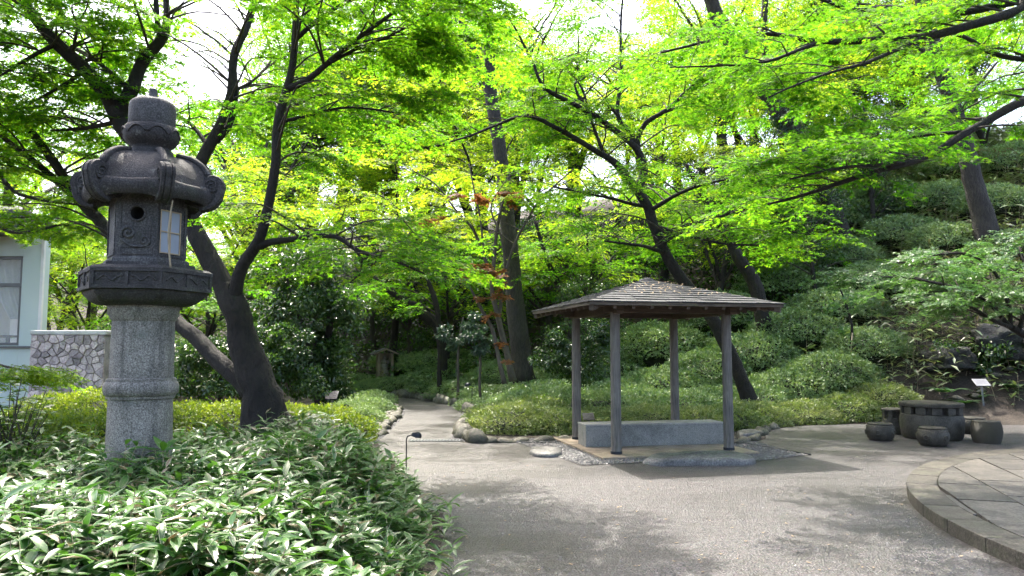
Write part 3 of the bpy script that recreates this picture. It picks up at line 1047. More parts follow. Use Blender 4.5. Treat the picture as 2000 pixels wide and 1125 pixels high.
# lotus cup and jewel
zn = zm + .372
sc_ = 1.0
lot = MB().lathe([(38.1 * K, zn - .03), (36.3 * K, zn), (34.4 * K, zn + .03), (37.2 * K, zn + .05), (45.6 * K, zn + .08), (50.7 * K, zn + .115), (51.6 * K, zn + .16), (50.2 * K, zn + .2), (46.5 * K, zn + .222), (39.1 * K, zn + .228)], 48).build('lotus_cup', M['granite_dark'], lan)
for k in range(8):
    a = 6.283 * k / 8
    pts = [Vector((math.sin(a + t) * 51.6 * K, -math.cos(a + t) * 51.6 * K, zn + .13 + .06 * math.cos(t * 4))) for t in np.linspace(-.36, .36, 9)]
    MB().tube(pts, .008, 6).build('petal_carving', M['granite_dark'], lot)
zj = zn + .228
jew = MB().lathe([(40.9 * K, zj - .01), (42.8 * K, zj + .02), (43.2 * K, zj + .1), (42.8 * K, zj + .16), (41.5 * K, zj + .195), (35.3 * K, zj + .222), (22.3 * K, zj + .236), (11.2 * K, zj + .242), (8.8 * K, zj + .26), (7.4 * K, zj + .33), (4.7 * K, zj + .338)], 48).build('jewel', M['granite_mid'], lan)
shade_by_angle(jew, 40)
# dry cane hanging down the fire box
q, r_ = catmull([P(337, 392, LD - .33), P(331, 430, LD - .36), P(329, 470, LD - .37), P(333, 522, LD - .36)], [.006, .007, .007, .008], .03)
tag(MB().tube(q, r_, 6).build('dry_cane', M['cane']), 'thin dry cane hanging down the lantern beside its lattice window', 'cane')

# ------------------------------------------------------------------ stone table and stools
def lathe_obj(name, prof, mat, parent, n=32, **k):
    return shade_by_angle(MB().lathe(prof, n).build(name, mat, parent, **k), 42)
tp = G(1821, 857)
tab = thing('stone_table', 'big round dark stone table with a ring of openings under its top', 'table', tp)
lathe_obj('drum', [(.44, 0), (.485, .05), (.505, .2), (.51, .37), (.49, .435), (.46, .445)], M['drum'], tab, 40)
lathe_obj('core', [(.4, .44), (.4, .59)], M['drum'], tab, 40)
lathe_obj('top', [(.47, .572), (.51, .576), (.515, .59), (.515, .63), (.5, .645), (.3, .653)], M['drum'], tab, 48)
for k in range(12):
    a = 6.283 * k / 12 + .2
    m4 = Matrix.Rotation(a, 4, 'Z')
    MB().box((-.08, -.485, .44), (.08, -.39, .575), m4).build('pillar', M['drum'], tab, .01)
def stool(label, p, kind, s=1.0, rz=0.0):
    t = thing('stone_stool', label, 'stool', p, rz, 'stone stools around the table')
    if kind == 'drum':
        lathe_obj('body', [(.15 * s, 0), (.17 * s, .015), (.205 * s, .08), (.222 * s, .15), (.22 * s, .2), (.2 * s, .27), (.18 * s, .285)], M['drum'], t)
        lathe_obj('seat', [(.175 * s, .28), (.19 * s, .285), (.192 * s, .3), (.17 * s, .31), (.1 * s, .312)], M['drum'], t)
        for z, r in ((.055, .195), (.25, .21)):
            for k in range(26):
                a = 6.283 * k / 26
                MB().lathe([(.001, 0), (.006, .001), (.0085, .004), (.0085, .008)], 6, Matrix.Translation((math.sin(a) * r * s, -math.cos(a) * r * s, z)), True).build('stud', M['drum'], t)
        for k in range(5):
            a = 6.283 * k / 5 + .25
            c_ = Vector((math.sin(a), -math.cos(a), 0)) * .224 * s + Vector((0, 0, .155))
            tg = Vector((math.cos(a), math.sin(a), 0))
            MB().tube([c_ + tg * .036 * math.cos(q) + Vector((0, 0, .036 * math.sin(q))) for q in np.linspace(0, 6.283, 17)], .009, 6, False).build('ring_carving', M['drum'], t)
    elif kind == 'barrel':
        lathe_obj('body', [(.16 * s, 0), (.19 * s, .01), (.215 * s, .1), (.228 * s, .2), (.22 * s, .3), (.2 * s, .36)], M['barrel'], t)
        lathe_obj('seat', [(.196 * s, .36), (.2 * s, .366), (.195 * s, .376), (.1 * s, .38)], M['drum'], t)
        a = .25
        MB().box((-.035, -.228, .185), (.035, -.2, .205), Matrix.Rotation(a, 4, 'Z')).build('slot', M['hole'], t)
    else:
        lathe_obj('drum', [(.16 * s, 0), (.2 * s, .03), (.215 * s, .2), (.2 * s, .3), (.185 * s, .31)], M['drum'], t)
        lathe_obj('core', [(.15 * s, .3), (.15 * s, .44)], M['drum'], t)
        lathe_obj('seat', [(.2 * s, .435), (.22 * s, .44), (.22 * s, .47), (.2 * s, .48)], M['drum'], t)
        for k in range(8):
            MB().box((-.035, -.2 * s, .3), (.035, -.14 * s, .44), Matrix.Rotation(6.283 * k / 8, 4, 'Z')).build('pillar', M['drum'], t)
    return t
m, nt, b, o = newmat('woven_stone')
wv = nd(nt, 'ShaderNodeTexWave', Scale=26.0, Distortion=2.0, Detail=2.0)
wv.bands_direction = 'Z'
nt.links.new(coords(nt), wv.inputs['Vector'])
nt.links.new(ramp(nt, wv.outputs['Fac'], [(.2, (.03, .025, .016)), (.8, (.11, .095, .065))]), b.inputs['Base Color'])
b.inputs['Roughness'].default_value = .7
bump(nt, b, wv.outputs['Fac'], .8, .012)
M['barrel'] = m
stool('low drum stool with carved rings at the left of the stone table', G(1720, 861), 'drum', 1.05, .4)
stool('low drum stool with carved rings standing before the stone table', G(1823, 871.5), 'drum', 1.1, .1)
stool('barrel stool with a woven pattern and slot right of the table', G(1928, 866), 'barrel', 1.05)
stool('tall open-worked stool partly hidden behind the table on its left', G(1748, 848), 'tall', 1.0)
stool('dark drum stool half hidden behind the table on its right', G(1896, 847), 'drum', 1.3, .8)

# ------------------------------------------------------------------ small fixtures
def sign(label, p, top, tilt=.5, w_=.32, face=0.0, pm='sign_plate'):
    t = thing('plant_sign', label, 'sign', p, face, 'small signs on posts')
    h = top - p.z
    MB().bar((0.02, 0, 0), (-.02, 0, h), .035, .02, (0, 1, 0)).build('post', M['metal_grey'], t)
    q = MB().box((-w_ / 2, -.11, -.008), (w_ / 2, .11, .008)).build('plate', M[pm], t, .003, loc=(-.02, 0, h), rot=(tilt, 0, .05))
    for k in range(5):
        MB().box((-w_ / 2 + .03, .07 - k * .032, .0085), (w_ / 2 - .03 - (.05 if k % 2 else 0), .078 - k * .032, .0095)).build('text_line', M['sign_ink'], q)
    return t
g_ = G(1922, 822)
sign('white plant sign on a leaning grey post behind the stone stools', g_, P(1914, 747, g_.y).z, .7, .33)
g_ = Vector((P(650, 800, 12.6).x, 12.6, T(P(650, 800, 12.6).x, 12.6)))
sign('small dark-backed plant sign in the shrubs left of the path', g_, P(650, 772, 12.6).z, .6, .2, pm='metal_dark')
g_ = G(1152, 862)
sign('little low sign standing behind the left end of the bench', g_, g_.z + .42, .5, .2, pm='metal_dark')

def lamp(label, px, py_top, d, face, s=1.0):
    p = P(px, py_top, d)
    z = T(p.x, p.y)
    t = thing('garden_lamp', label, 'garden lamp', (p.x, p.y, z), face, 'black bent-neck garden lamps')
    h = p.z - z
    q, r_ = catmull([(0, 0, 0), (0, 0, h * .8), (0, 0, h - .045), (.012, 0, h - .012), (.05, 0, h), (.085, 0, h + .002)], [.007 * s] * 6, .02)
    MB().tube(q, r_, 8).build('stem', M['metal_dark'], t)
    hd = MB().lathe([(.062 * s, -.02 * s), (.06 * s, .0), (.05 * s, .022 * s), (.03 * s, .036 * s), (.004, .042 * s)], 20).build('lamp_head', M['metal_dark'], t, loc=(.115, 0, h + .002), rot=(0, R(14), 0))
    MB().lathe([(.02 * s, -.018 * s), (.018 * s, -.03 * s), (.005, -.034 * s)], 10).build('bulb', M['sign_plate'], hd)
    return t
lamp('black bent-neck garden lamp at the edge of the bamboo grass', 794, 850, 8.6, 0)
lamp('black garden lamp among the azaleas right of the path bend', 922, 752, 19.0, 2.9, 1.4)
lamp('black garden lamp in the shrubs on the left of the path', 686, 795, 13.6, 2.8, 1.1)

# little roofed shrine with a stone figure
sp = P(751, 722, 26.2)
sp.z = T(sp.x, sp.y)
zt_ = sp.z + (P(751, 690, 26.2).z - sp.z) / .75
shr = thing('roofed_shrine', 'tiny wooden shrine with a pitched board roof above the azaleas', 'shrine', sp, R(20))
shr.scale = (.75, .75, .75)
hh = zt_ - sp.z
for (x, y) in ((-.3, -.25), (.3, -.25), (-.3, .25), (.3, .25)):
    MB().box((x - .05, y - .05, 0), (x + .05, y + .05, hh - .02)).build('post', M['shrine_wood'], shr)
MB().box((-.34, .29, .3), (.34, .32, hh)).build('back_board', M['shrine_wood'], shr)
MB().box((.345, -.28, .3), (.37, .28, hh)).build('side_board', M['shrine_wood'], shr)
for s in (-1, 1):
    for k in range(5):
        x0, x1 = .62 * k / 5, .62 * (k + 1) / 5 + .02
        v = [(s * x0, -.5, hh + .22 - x0 * .42 + .012), (s * x1, -.5, hh + .22 - x1 * .42 + .012), (s * x1, .5, hh + .22 - x1 * .42 + .012), (s * x0, .5, hh + .22 - x0 * .42 + .012),
             (s * x0, -.5, hh + .22 - x0 * .42 + .04), (s * x1, -.5, hh + .22 - x1 * .42 + .04), (s * x1, .5, hh + .22 - x1 * .42 + .04), (s * x0, .5, hh + .22 - x0 * .42 + .04)]
        MB().hexa(v).build('roof_board', M['shingle'], shr)
    MB().bar((0, -.47, hh + .2), (s * .58, -.47, hh - .03), .04, .07).build('bargeboard', M['shrine_wood'], shr)
fig = thing('stone_figure', 'small standing stone figure sheltered inside the tiny shrine', 'statue', (sp.x, sp.y, sp.z), R(20))
fig.scale = (.75, .75, .75)
M['figure'] = stone('figure_stone', (.12, .1, .08), (.22, .19, .15), (.32, .28, .23), 60, 5)
zf = hh - .75
lathe_obj('pedestal', [(.2, .0), (.2, zf - .02), (.17, zf)], M['figure'], fig, 20)
lathe_obj('robe', [(.15, zf), (.165, zf + .08), (.15, zf + .25), (.14, zf + .36), (.1, zf + .44), (.05, zf + .47)], M['figure'], fig, 20)
lathe_obj('head', [(.03, zf + .46), (.065, zf + .49), (.08, zf + .54), (.075, zf + .6), (.045, zf + .645), (.005, zf + .655)], M['figure'], fig, 16)
for s in (-1, 1):
    q, r_ = catmull([(s * .12, 0, zf + .4), (s * .17, -.06, zf + .3), (s * .03, -.16, zf + .3)], [.05, .05, .04], .04)
    MB().tube(q, r_, 8).build('sleeve', M['figure'], fig)

# ------------------------------------------------------------------ building and stone wall on the left
BD = 15.0
bx1 = P(76, 600, BD).x
def bz(py): return P(60, py, BD).z
bld = thing('garden_house', 'pale blue-grey rendered house corner with a large window and dark eaves', 'house', (bx1, BD, 0))
def BX(px): return P(px, 600, BD).x - bx1
zl = .05
wl, wr, wb, wt = BX(-330), BX(40), bz(675), bz(500)
yb = .28
dd = 6.5
# walls round the window opening
MB().box((wr, 0, zl), (0, yb, bz(455))).build('wall', M['render_wall'], bld)
MB().box((wl, 0, zl), (wr - .002, yb - .002, wb)).build('wall', M['render_wall'], bld)
MB().box((wl, 0, wt), (wr - .002, yb - .002, bz(455))).build('wall', M['render_wall'], bld)
MB().box((wl - 3, 0, zl), (wl - .002, yb, bz(455))).build('wall', M['render_wall'], bld)
sk = -.72 * dd
MB().hexa([(-yb, yb + .002, zl), (0, yb + .002, zl), (sk, dd, zl), (sk - yb, dd, zl), (-yb, yb + .002, bz(455)), (0, yb + .002, bz(455)), (sk, dd, bz(455)), (sk - yb, dd, bz(455))]).build('side_wall', M['white_trim'], bld)
MB().box((wl - 5, dd, zl), (sk, dd + .1, bz(455))).build('back_wall', M['room'], bld)
def skew(y0, y1, x, z0_, z1_): return [(wl - 3, y0, z0_), (x, y0, z0_), (x - .72 * (y1 - y0), y1, z0_), (wl - 3, y1, z0_), (wl - 3, y0, z1_), (x, y0, z1_), (x - .72 * (y1 - y0), y1, z1_), (wl - 3, y1, z1_)]
MB().hexa(skew(yb + .01, dd - .01, -yb - .01, .35, .4)).build('floor', M['room'], bld)
MB().hexa(skew(yb + .01, dd - .01, -yb - .01, bz(455) - .06, bz(455) - .02)).build('ceiling', M['white_trim'], bld)
MB().box((0.004, -.02, zl), (.06, .04, bz(460))).build('corner_trim', M['white_trim'], bld)
MB().box((wl - .1, -.05, wb - .05), (BX(74), -.003, wb - .01)).build('sill', M['win_frame'], bld)
win = thing('', None, None)
bpy.data.objects.remove(win)
zm_ = bz(556)
fw = MB()
for (x0, z0_, x1, z1_) in ((wl, wb, wr, wb + .06), (wl, wt - .06, wr, wt), (wl, zm_ - .035, wr, zm_ + .035)):
    fw.box((x0, .05, z0_), (x1, .12, z1_))
for x in (wl, BX(-130), BX(-20) - 1.1, wr - .07):
    fw.box((x, .045, wb + .001), (x + .07, .125, wt - .001))
wf = fw.build('window_frame', M['win_frame'], bld)
for (x0, x1) in ((BX(-130) + .07, BX(-20) - 1.1), (BX(-20) - 1.03, wr - .07)):
    for (z0_, z1_) in ((wb + .06, zm_ - .035), (zm_ + .035, wt - .06)):
        MB().box((x0, .08, z0_), (x1, .085, z1_)).build('pane', M['glass'], wf)
# curtain drawn to the right
cv, cf = [], []
for i in range(41):
    t = i / 40
    for j, z in enumerate(np.linspace(wb + .55, wt - .02, 8)):
        pull = 1 - .55 * (1 - j / 7) ** 1.5
        cv.append((wr - .05 - t * .95 * pull, .38 + .035 * math.sin(t * 40), z))
for i in range(40):
    for j in range(7): cf.append((i * 8 + j, (i + 1) * 8 + j, (i + 1) * 8 + j + 1, i * 8 + j + 1))
MB().add(cv, cf, True).build('curtain', M['curtain'], bld)
MB().hexa(skew(-1.0, dd, BX(92), bz(462), bz(462) + .09)).build('lower_eave', M['eave'], bld)
MB().hexa(skew(-.6, dd, BX(66), bz(455) + .012, bz(440))).build('eave_soffit', M['white_trim'], bld)
MB().hexa(skew(-.9, dd, BX(92), bz(440) + .002, bz(425))).build('roof_edge', M['eave'], bld)
MB().hexa(skew(-.9, dd, BX(92), bz(425) + .002, bz(425) + .03)[:4] + [(wl - 3, -.8, bz(425) + .08), (BX(84), -.8, bz(425) + .08), (BX(-60), 3, bz(405)), (wl - 3, 3, bz(405))]).build('roof', M['eave'], bld)
tbx = P(8, 660, BD + 1.2)
tb_ = thing('side_table', 'dark brown table standing just inside the house window', 'table', (tbx.x, BD + 1.4, .4))
zt2 = P(8, 655, BD + 1.4).z - .4
MB().box((-.5, -.3, zt2 - .05), (.18, .3, zt2)).build('tabletop', M['table_wood'], tb_)
for x in (-.45, .12):
    for y in (-.25, .24): MB().box((x - .03, y - .03, 0), (x + .03, y + .03, zt2 - .05)).build('leg', M['table_wood'], tb_)

WD = 14.2
wx0, wx1 = P(60, 700, WD).x, P(204, 700, WD).x
wtop = P(140, 654, WD).z
swl = thing('rubble_wall', 'low purplish rubble stone wall with a pale coping beside the house', 'wall', ((wx0 + wx1) / 2, WD, 0))
hwid = (wx1 - wx0) / 2
MB().box((-hwid, 0, -.1), (hwid, .35, wtop - .002)).build('wall_core', M['mortar'], swl)
MB().box((-hwid - .01, -.05, wtop), (hwid + .03, .4, wtop + .085)).build('coping', M['coping'], swl, .02, 2)
rng = random.Random(8)
# irregular stones by relaxed Voronoi-like packing on a jittered grid
cs = []
nx, nz = 11, 13
for j in range(nz):
    for i in range(nx):
        cs.append(((i + .5 + (.5 if j % 2 else 0) - .25 + rng.uniform(-.46, .46)) / nx * 2 * hwid - hwid, (j + .5 + rng.uniform(-.46, .46)) / nz * wtop))
for i, c_ in enumerate(cs):
    poly = [(-hwid, 0), (hwid, 0), (hwid, wtop), (-hwid, wtop)]
    for j, d in enumerate(cs):
        if i == j or abs(d[0] - c_[0]) > .6 or abs(d[1] - c_[1]) > .6: continue
        ax, ay = d[0] - c_[0], d[1] - c_[1]
        ln = math.hypot(ax, ay)
        poly = clip(poly, ax / ln, ay / ln, (ax * (c_[0] + d[0]) / 2 + ay * (c_[1] + d[1]) / 2) / ln - .0055)
        if len(poly) < 3: break
    if len(poly) < 3: continue
    mx_, mz_ = sum(p[0] for p in poly) / len(poly), sum(p[1] for p in poly) / len(poly)
    v, n = [], len(poly)
    dpt = rng.uniform(.02, .045)
    for (s, y) in ((1, .01), (.985, -dpt * .7), (.9, -dpt)):
        for p in poly: v.append((mx_ + (p[0] - mx_) * s, y, mz_ + (p[1] - mz_) * s))
    f = [tuple(range(2 * n, 3 * n))] + [(r * n + k, r * n + (k + 1) % n, (r + 1) * n + (k + 1) % n, (r + 1) * n + k) for r in range(2) for k in range(n)]
    MB().add(v, f, False).build('stone', M['wallstone'], swl)
# ------------------------------------------------------------------ foliage machinery
NR = np.random.default_rng(21)
def unit(a):
    return a / np.maximum(1e-9, np.linalg.norm(a, axis=-1, keepdims=True))

def maple_tpl(lobes, wd=.15, droop=.14, single=.6):
    v, f = [], []
    for (ang, ln) in lobes:
        a = R(ang)
        d = np.array([math.sin(a), math.cos(a)])
        p = np.array([d[1], -d[0]])
        c = np.array([0, .22])
        n = len(v)
        v += [[*(c - d * .06 - p * wd * .5 * (.6 + .4 * ln)), 0], [*(c + d * .3 * ln - p * wd * .9 * ln), .02], [*(c + d * .95 * ln), -droop * ln], [*(c + d * .3 * ln + p * wd * .9 * ln), .02]]
        f += [[n, n + 1, n + 2], [n, n + 2, n + 3]]
        if ln < single:
            v[n:] = [v[n], v[n + 2], v[n + 3]]
            f[-2:] = [[n, n + 1, n + 2]]
    return np.array(v), np.array(f)
TPL = {}
TPL['maple'] = maple_tpl([(-100, .5), (-48, .85), (0, 1), (48, .85), (100, .5)], .19, .14, .9)
TPL['maple_far'] = maple_tpl([(-62, .85), (0, 1), (62, .85)], .26, .14, .9)
TPL['leaf'] = (np.array([[0, 0, 0], [-.24, .42, .05], [0, 1, -.08], [.24, .42, .05]]), np.array([[0, 2, 1], [0, 3, 2]]))
TPL['narrow'] = (np.array([[0, 0, 0], [-.13, .35, .03], [0, 1, -.14], [.13, .35, .03]]), np.array([[0, 2, 1], [0, 3, 2]]))

class Leaves:
    def __init__(s):
        s.P, s.F, s.U, s.S, s.T = [], [], [], [], []

    def add(s, p, f, u_, sc, t):
        s.P.append(p); s.F.append(f); s.U.append(u_); s.S.append(sc); s.T.append(t)

    def arrays(s):
        return [np.concatenate(x) for x in (s.P, s.F, s.U, s.S, s.T)]

    def count(s): return sum(len(x) for x in s.P)

    def mesh(s, name, tpl, mat, org=(0, 0, 0)):
        p, f, u_, sc, t = s.arrays()
        tv, tf = TPL[tpl]
        f = unit(f)
        x = unit(np.cross(f, u_))
        z = np.cross(x, f)
        k = len(tv)
        V = (p - np.array(org))[:, None, :] + sc[:, None, None] * (tv[None, :, 0:1] * x[:, None, :] + tv[None, :, 1:2] * f[:, None, :] + tv[None, :, 2:3] * z[:, None, :])
        F = (np.arange(len(p)) * k)[:, None, None] + tf[None]
        return np_mesh(name, V.reshape(-1, 3), F.reshape(-1, 3), mat, {'tint': np.repeat(t, k)})

def np_mesh(name, V, F, mat, attrs=None, smooth=False):
    me = bpy.data.meshes.new(name)
    nv, nf, k = len(V), len(F), F.shape[1]
    me.vertices.add(nv)
    me.vertices.foreach_set('co', V.astype(np.float32).ravel())
    me.loops.add(nf * k)
    me.loops.foreach_set('vertex_index', F.astype(np.int32).ravel())
    me.polygons.add(nf)
    me.polygons.foreach_set('loop_start', np.arange(0, nf * k, k, dtype=np.int32))
    me.polygons.foreach_set('loop_total', np.full(nf, k, dtype=np.int32))
    if smooth: me.polygons.foreach_set('use_smooth', np.ones(nf, dtype=bool))
    me.update(calc_edges=True)
    for a, d in (attrs or {}).items():
        at = me.attributes.new(a, 'FLOAT', 'POINT')
        at.data.foreach_set('value', d.astype(np.float32))
    me.materials.append(mat)
    return me

# flat fan-shaped twig sprays, the unit maple foliage is built of
def make_spray(seed, leaf=.054, L_=.75, gap=.049):
    g = np.random.default_rng(seed)
    p, f, twigs = [], [], []
    def run(o, d, ln):
        n = max(2, int(ln / gap))
        pts = [o]
        q = o.copy()
        d = d.copy()
        for i in range(n):
            d = unit(d + g.normal(0, .09, 3) * [1, 1, .5] + np.array([0, 0, -.035]))
            q = q + d * ln / n
            pts.append(q)
            sd = unit(np.cross(d, [0, 0, 1]))
            for s in (-1, 1):
                if g.random() < .9:
                    p.append(q + g.normal(0, .012, 3))
                    f.append(unit(d * .75 + sd * s * .8 + np.array([0, 0, -.12]) + g.normal(0, .2, 3)))
        p.append(q); f.append(d)
        twigs.append(pts)
    run(np.zeros(3), np.array([0, 1., .05]), L_)
    n = 5
    for i in range(n):
        t = .15 + .75 * i / n
        o = twigs[0][min(len(twigs[0]) - 2, int(t * (len(twigs[0]) - 1)))]
        for s in (-1, 1):
            a = g.uniform(.6, 1.1)
            run(o, np.array([s * math.sin(a), math.cos(a), g.normal(0, .1)]), L_ * g.uniform(.3, .55) * (1.1 - t * .6))
    p, f = np.array(p), np.array(f)
    u_ = unit(np.array([0, 0, 1.]) + g.normal(0, .28, p.shape))
    return p, f, u_, leaf * g.uniform(.55, 1.35, len(p)), twigs
SPRAYS = [make_spray(s) for s in range(10)]
FARSPRAYS = [make_spray(50 + s, .09, 1.05, .08) for s in range(8)]
print('spray leaves', [len(s[0]) for s in SPRAYS], [len(s[0]) for s in FARSPRAYS])

def rotm(yaw, pitch, roll):
    return np.array(Matrix.Rotation(yaw, 3, 'Z') @ Matrix.Rotation(pitch, 3, 'X') @ Matrix.Rotation(roll, 3, 'Y'))

def add_spray(lv, tw, rng, p, yaw, pitch=0, size=1.0, tint=.5, lib=None, leafk=1.0, twigs=True):
    lib = lib or SPRAYS
    s = lib[rng.randrange(len(lib))]
    m = rotm(yaw, pitch, rng.uniform(-.25, .25))
    pp = (s[0] * size) @ m.T + np.array(p)
    lv.add(pp, s[1] @ m.T, s[2] @ m.T, s[3] * leafk, np.clip(tint + NR.normal(0, .2, len(pp)), 0, 1))
    if twigs and tw is not None:
        for t in s[4][:7]:
            q = (np.array(t)[::3] * size) @ m.T + np.array(p)
            if len(q) > 1:
                tw.append(([Vector(a) for a in q], [.0035] + [.0018] * (len(q) - 1), 3))

def tubes_mesh(name, tubes, mat, org):
    V, F = [], []
    n0 = 0
    for pts, rad, n in tubes:
        v, f = tube_vf(pts, rad, n, False)
        V += [(a[0] - org[0], a[1] - org[1], a[2] - org[2]) for a in v]
        F += [[i + n0 for i in q] for q in f]
        n0 += len(v)
    return np_mesh(name, np.array(V), np.array(F), mat, None, True)

def limb(pts, rad, step=.12, wob=.0, seed=0):
    q, r_ = catmull(pts, rad, step)
    if wob:
        q = [p + Vector((noise.noise(p * 1.7 + Vector((seed, 0, 0))), noise.noise(p * 1.7 + Vector((0, seed, 9))), noise.noise(p * 1.7 + Vector((5, 0, seed))))) * wob for p in q]
    return q, r_

def limb_mesh(name, q, r_, n, mat, org, knob=.0, flare=0):
    """tapering limb with an uneven surface"""
    v, f = tube_vf(q, r_, n, True)
    m_ = len(q)
    out = []
    for i in range(m_):
        for k in range(n):
            p = Vector(v[i * n + k])
            d = p - q[i]
            kk = 1 + knob * noise.noise(p * 3.1 / max(.2, r_[0] * 2.5)) + knob * .5 * noise.noise(p * 9 / max(.2, r_[0] * 2.5))
            if flare and i < 8:
                kk *= 1 + flare * (1 - i / 8) ** 2 * (.7 + .6 * math.sin(k / n * 6.283 * 5 + 1))
            out.append(q[i] + d * kk - Vector(org))
    mb = MB()
    mb.add(out, f, True)
    return mb.mesh(name, mat)

def twigs_on(lv, tw, rng, q, r_, n, Ls, start=.3, end=1.0, tint=.5, lib=None, leafk=1, up=.12, spacing=.24, size=(.7, 1.1), bias=None, fine=True, keep=None):
    """side branches from a limb, each carrying layered sprays"""
    m_ = len(q)
    for k in range(n):
        t = start + (end - start) * (k + rng.random()) / n
        i = min(m_ - 1, int(t * (m_ - 1)))
        p = q[i]
        tan = (q[min(i + 1, m_ - 1)] - q[max(0, i - 1)]).normalized()
        a = rng.uniform(0, 6.283)
        d = Vector((math.cos(a), math.sin(a), up)) + tan * .5
        if bias: d += Vector(bias)
        d.z *= .55
        d.normalize()
        ln = rng.uniform(*Ls) * (1.15 - .4 * t)
        pts = [p, p + d * ln * .35 + Vector((0, 0, .1 * ln)), p + d * ln * .7 + Vector((rng.uniform(-.1, .1), rng.uniform(-.1, .1), .08)) * ln, p + d * ln + Vector((rng.uniform(-.15, .15), rng.uniform(-.15, .15), -.04)) * ln]
        r0 = min(r_[i] * .5, .009 + .008 * ln)
        bq, br = catmull(pts, [r0, r0 * .75, r0 * .5, r0 * .25], .15)
        tw.append((bq, br, 5))
        ns = max(2, int(ln / spacing))
        tt = tint + rng.uniform(-.18, .18)
        for s in range(ns):
            f_ = .22 + .78 * (s + 1) / ns
            j = min(len(bq) - 1, int(f_ * (len(bq) - 1)))
            dd = bq[j] - bq[max(0, j - 1)]
            yaw = math.atan2(-dd.x, dd.y) + (0 if s == ns - 1 else rng.choice((-1, 1)) * rng.uniform(.5, 1.1))
            if keep and not keep(bq[j]): continue
            add_spray(lv, tw if fine else None, rng, bq[j], yaw, rng.uniform(-.22, .12), rng.uniform(*size), tt, lib, leafk)

def px_limb(spec, step=.12, wob=0, seed=0):
    """spec rows: photo x, y, distance, width in photo pixels"""
    return limb([P(a, b_, d) for a, b_, d, w_ in spec], [w_ * .5 * d / FPX for a, b_, d, w_ in spec], step, wob, seed)

# leaf materials
YG = [(0, (.035, .09, .01)), (.5, (.06, .135, .012)), (1, (.115, .19, .016))]
YT = [(0, (.075, .27, .011)), (.5, (.2, .48, .014)), (1, (.44, .66, .02))]
M['maple_leaf'] = leafmat('maple_leaf', YG, YT, .62, .45, .25)
M['maple_leaf_far'] = leafmat('bright_maple_leaf', [(0, (.05, .12, .014)), (.5, (.09, .17, .016)), (1, (.16, .22, .02))], [(0, (.08, .27, .01)), (.5, (.25, .5, .016)), (1, (.6, .72, .028))], .6, .48, .22)
M['maple_cool'] = leafmat('cool_maple_leaf', [(0, (.05, .125, .045)), (1, (.11, .2, .06))], [(0, (.1, .27, .05)), (1, (.22, .42, .07))], .4, .36, .55)
M['red_leaf'] = leafmat('rust_red_leaf', [(0, (.12, .045, .02)), (1, (.2, .09, .035))], [(0, (.3, .1, .03)), (1, (.5, .24, .07))], .5, .45, .4)
M['evergreen'] = leafmat('glossy_evergreen_leaf', [(0, (.022, .048, .016)), (.6, (.045, .09, .026)), (1, (.09, .15, .03))], [(0, (.03, .09, .012)), (1, (.16, .34, .025))], .25, .27, .7)
M['evergreen_blue'] = leafmat('bluish_evergreen_leaf', [(0, (.022, .05, .034)), (1, (.06, .105, .06))], [(0, (.03, .08, .03)), (1, (.1, .2, .07))], .25, .36, .6)
M['azalea'] = leafmat('azalea_leaf', [(0, (.075, .135, .05)), (.5, (.15, .24, .1)), (1, (.28, .36, .16))], [(0, (.12, .26, .04)), (1, (.4, .55, .1))], .28, .4, .6)
M['azalea_yellow'] = leafmat('yellow_azalea_leaf', [(0, (.09, .13, .045)), (.5, (.18, .22, .085)), (1, (.33, .345, .17))], [(0, (.15, .3, .03)), (1, (.5, .58, .08))], .3, .4, .5)
M['hedge_leaf'] = leafmat('lime_hedge_leaf', [(0, (.035, .075, .012)), (.5, (.085, .14, .016)), (1, (.19, .25, .024))], [(0, (.08, .2, .01)), (1, (.45, .55, .02))], .4, .42, .45)
M['sasa'] = leafmat('bamboo_grass_leaf', [(0, (.09, .07, .03)), (.06, (.12, .09, .04)), (.1, (.014, .062, .012)), (.55, (.028, .095, .016)), (1, (.065, .155, .022))],
                    [(0, (.14, .1, .04)), (.06, (.16, .12, .05)), (.1, (.05, .2, .015)), (1, (.18, .44, .03))], .22, .34, .5, edge=(.36, .36, .24))
M['sasa_far'] = leafmat('slope_bamboo_leaf', [(0, (.2, .17, .08)), (.12, (.22, .19, .09)), (.2, (.06, .11, .045)), (.6, (.11, .165, .06)), (1, (.24, .28, .11))], [(0, (.15, .13, .05)), (1, (.22, .36, .06))], .25, .3, .8)
M['lily'] = leafmat('lilyturf_leaf', [(0, (.015, .06, .02)), (1, (.05, .13, .03))], [(0, (.04, .15, .02)), (1, (.12, .3, .03))], .25, .32, .6)

def tree(name, label, cat, base, group=None):
    return thing(name, label, cat, base, 0, group)

def finish(t, lv, tw, leafm, tpl, twigm, org):
    if lv and lv.P:
        tag(link('crown', lv.mesh('crown', tpl, leafm, org), t), kind='stuff')
    if tw:
        tag(link('twigs', tubes_mesh('twigs', tw, twigm, org), t), kind='stuff')

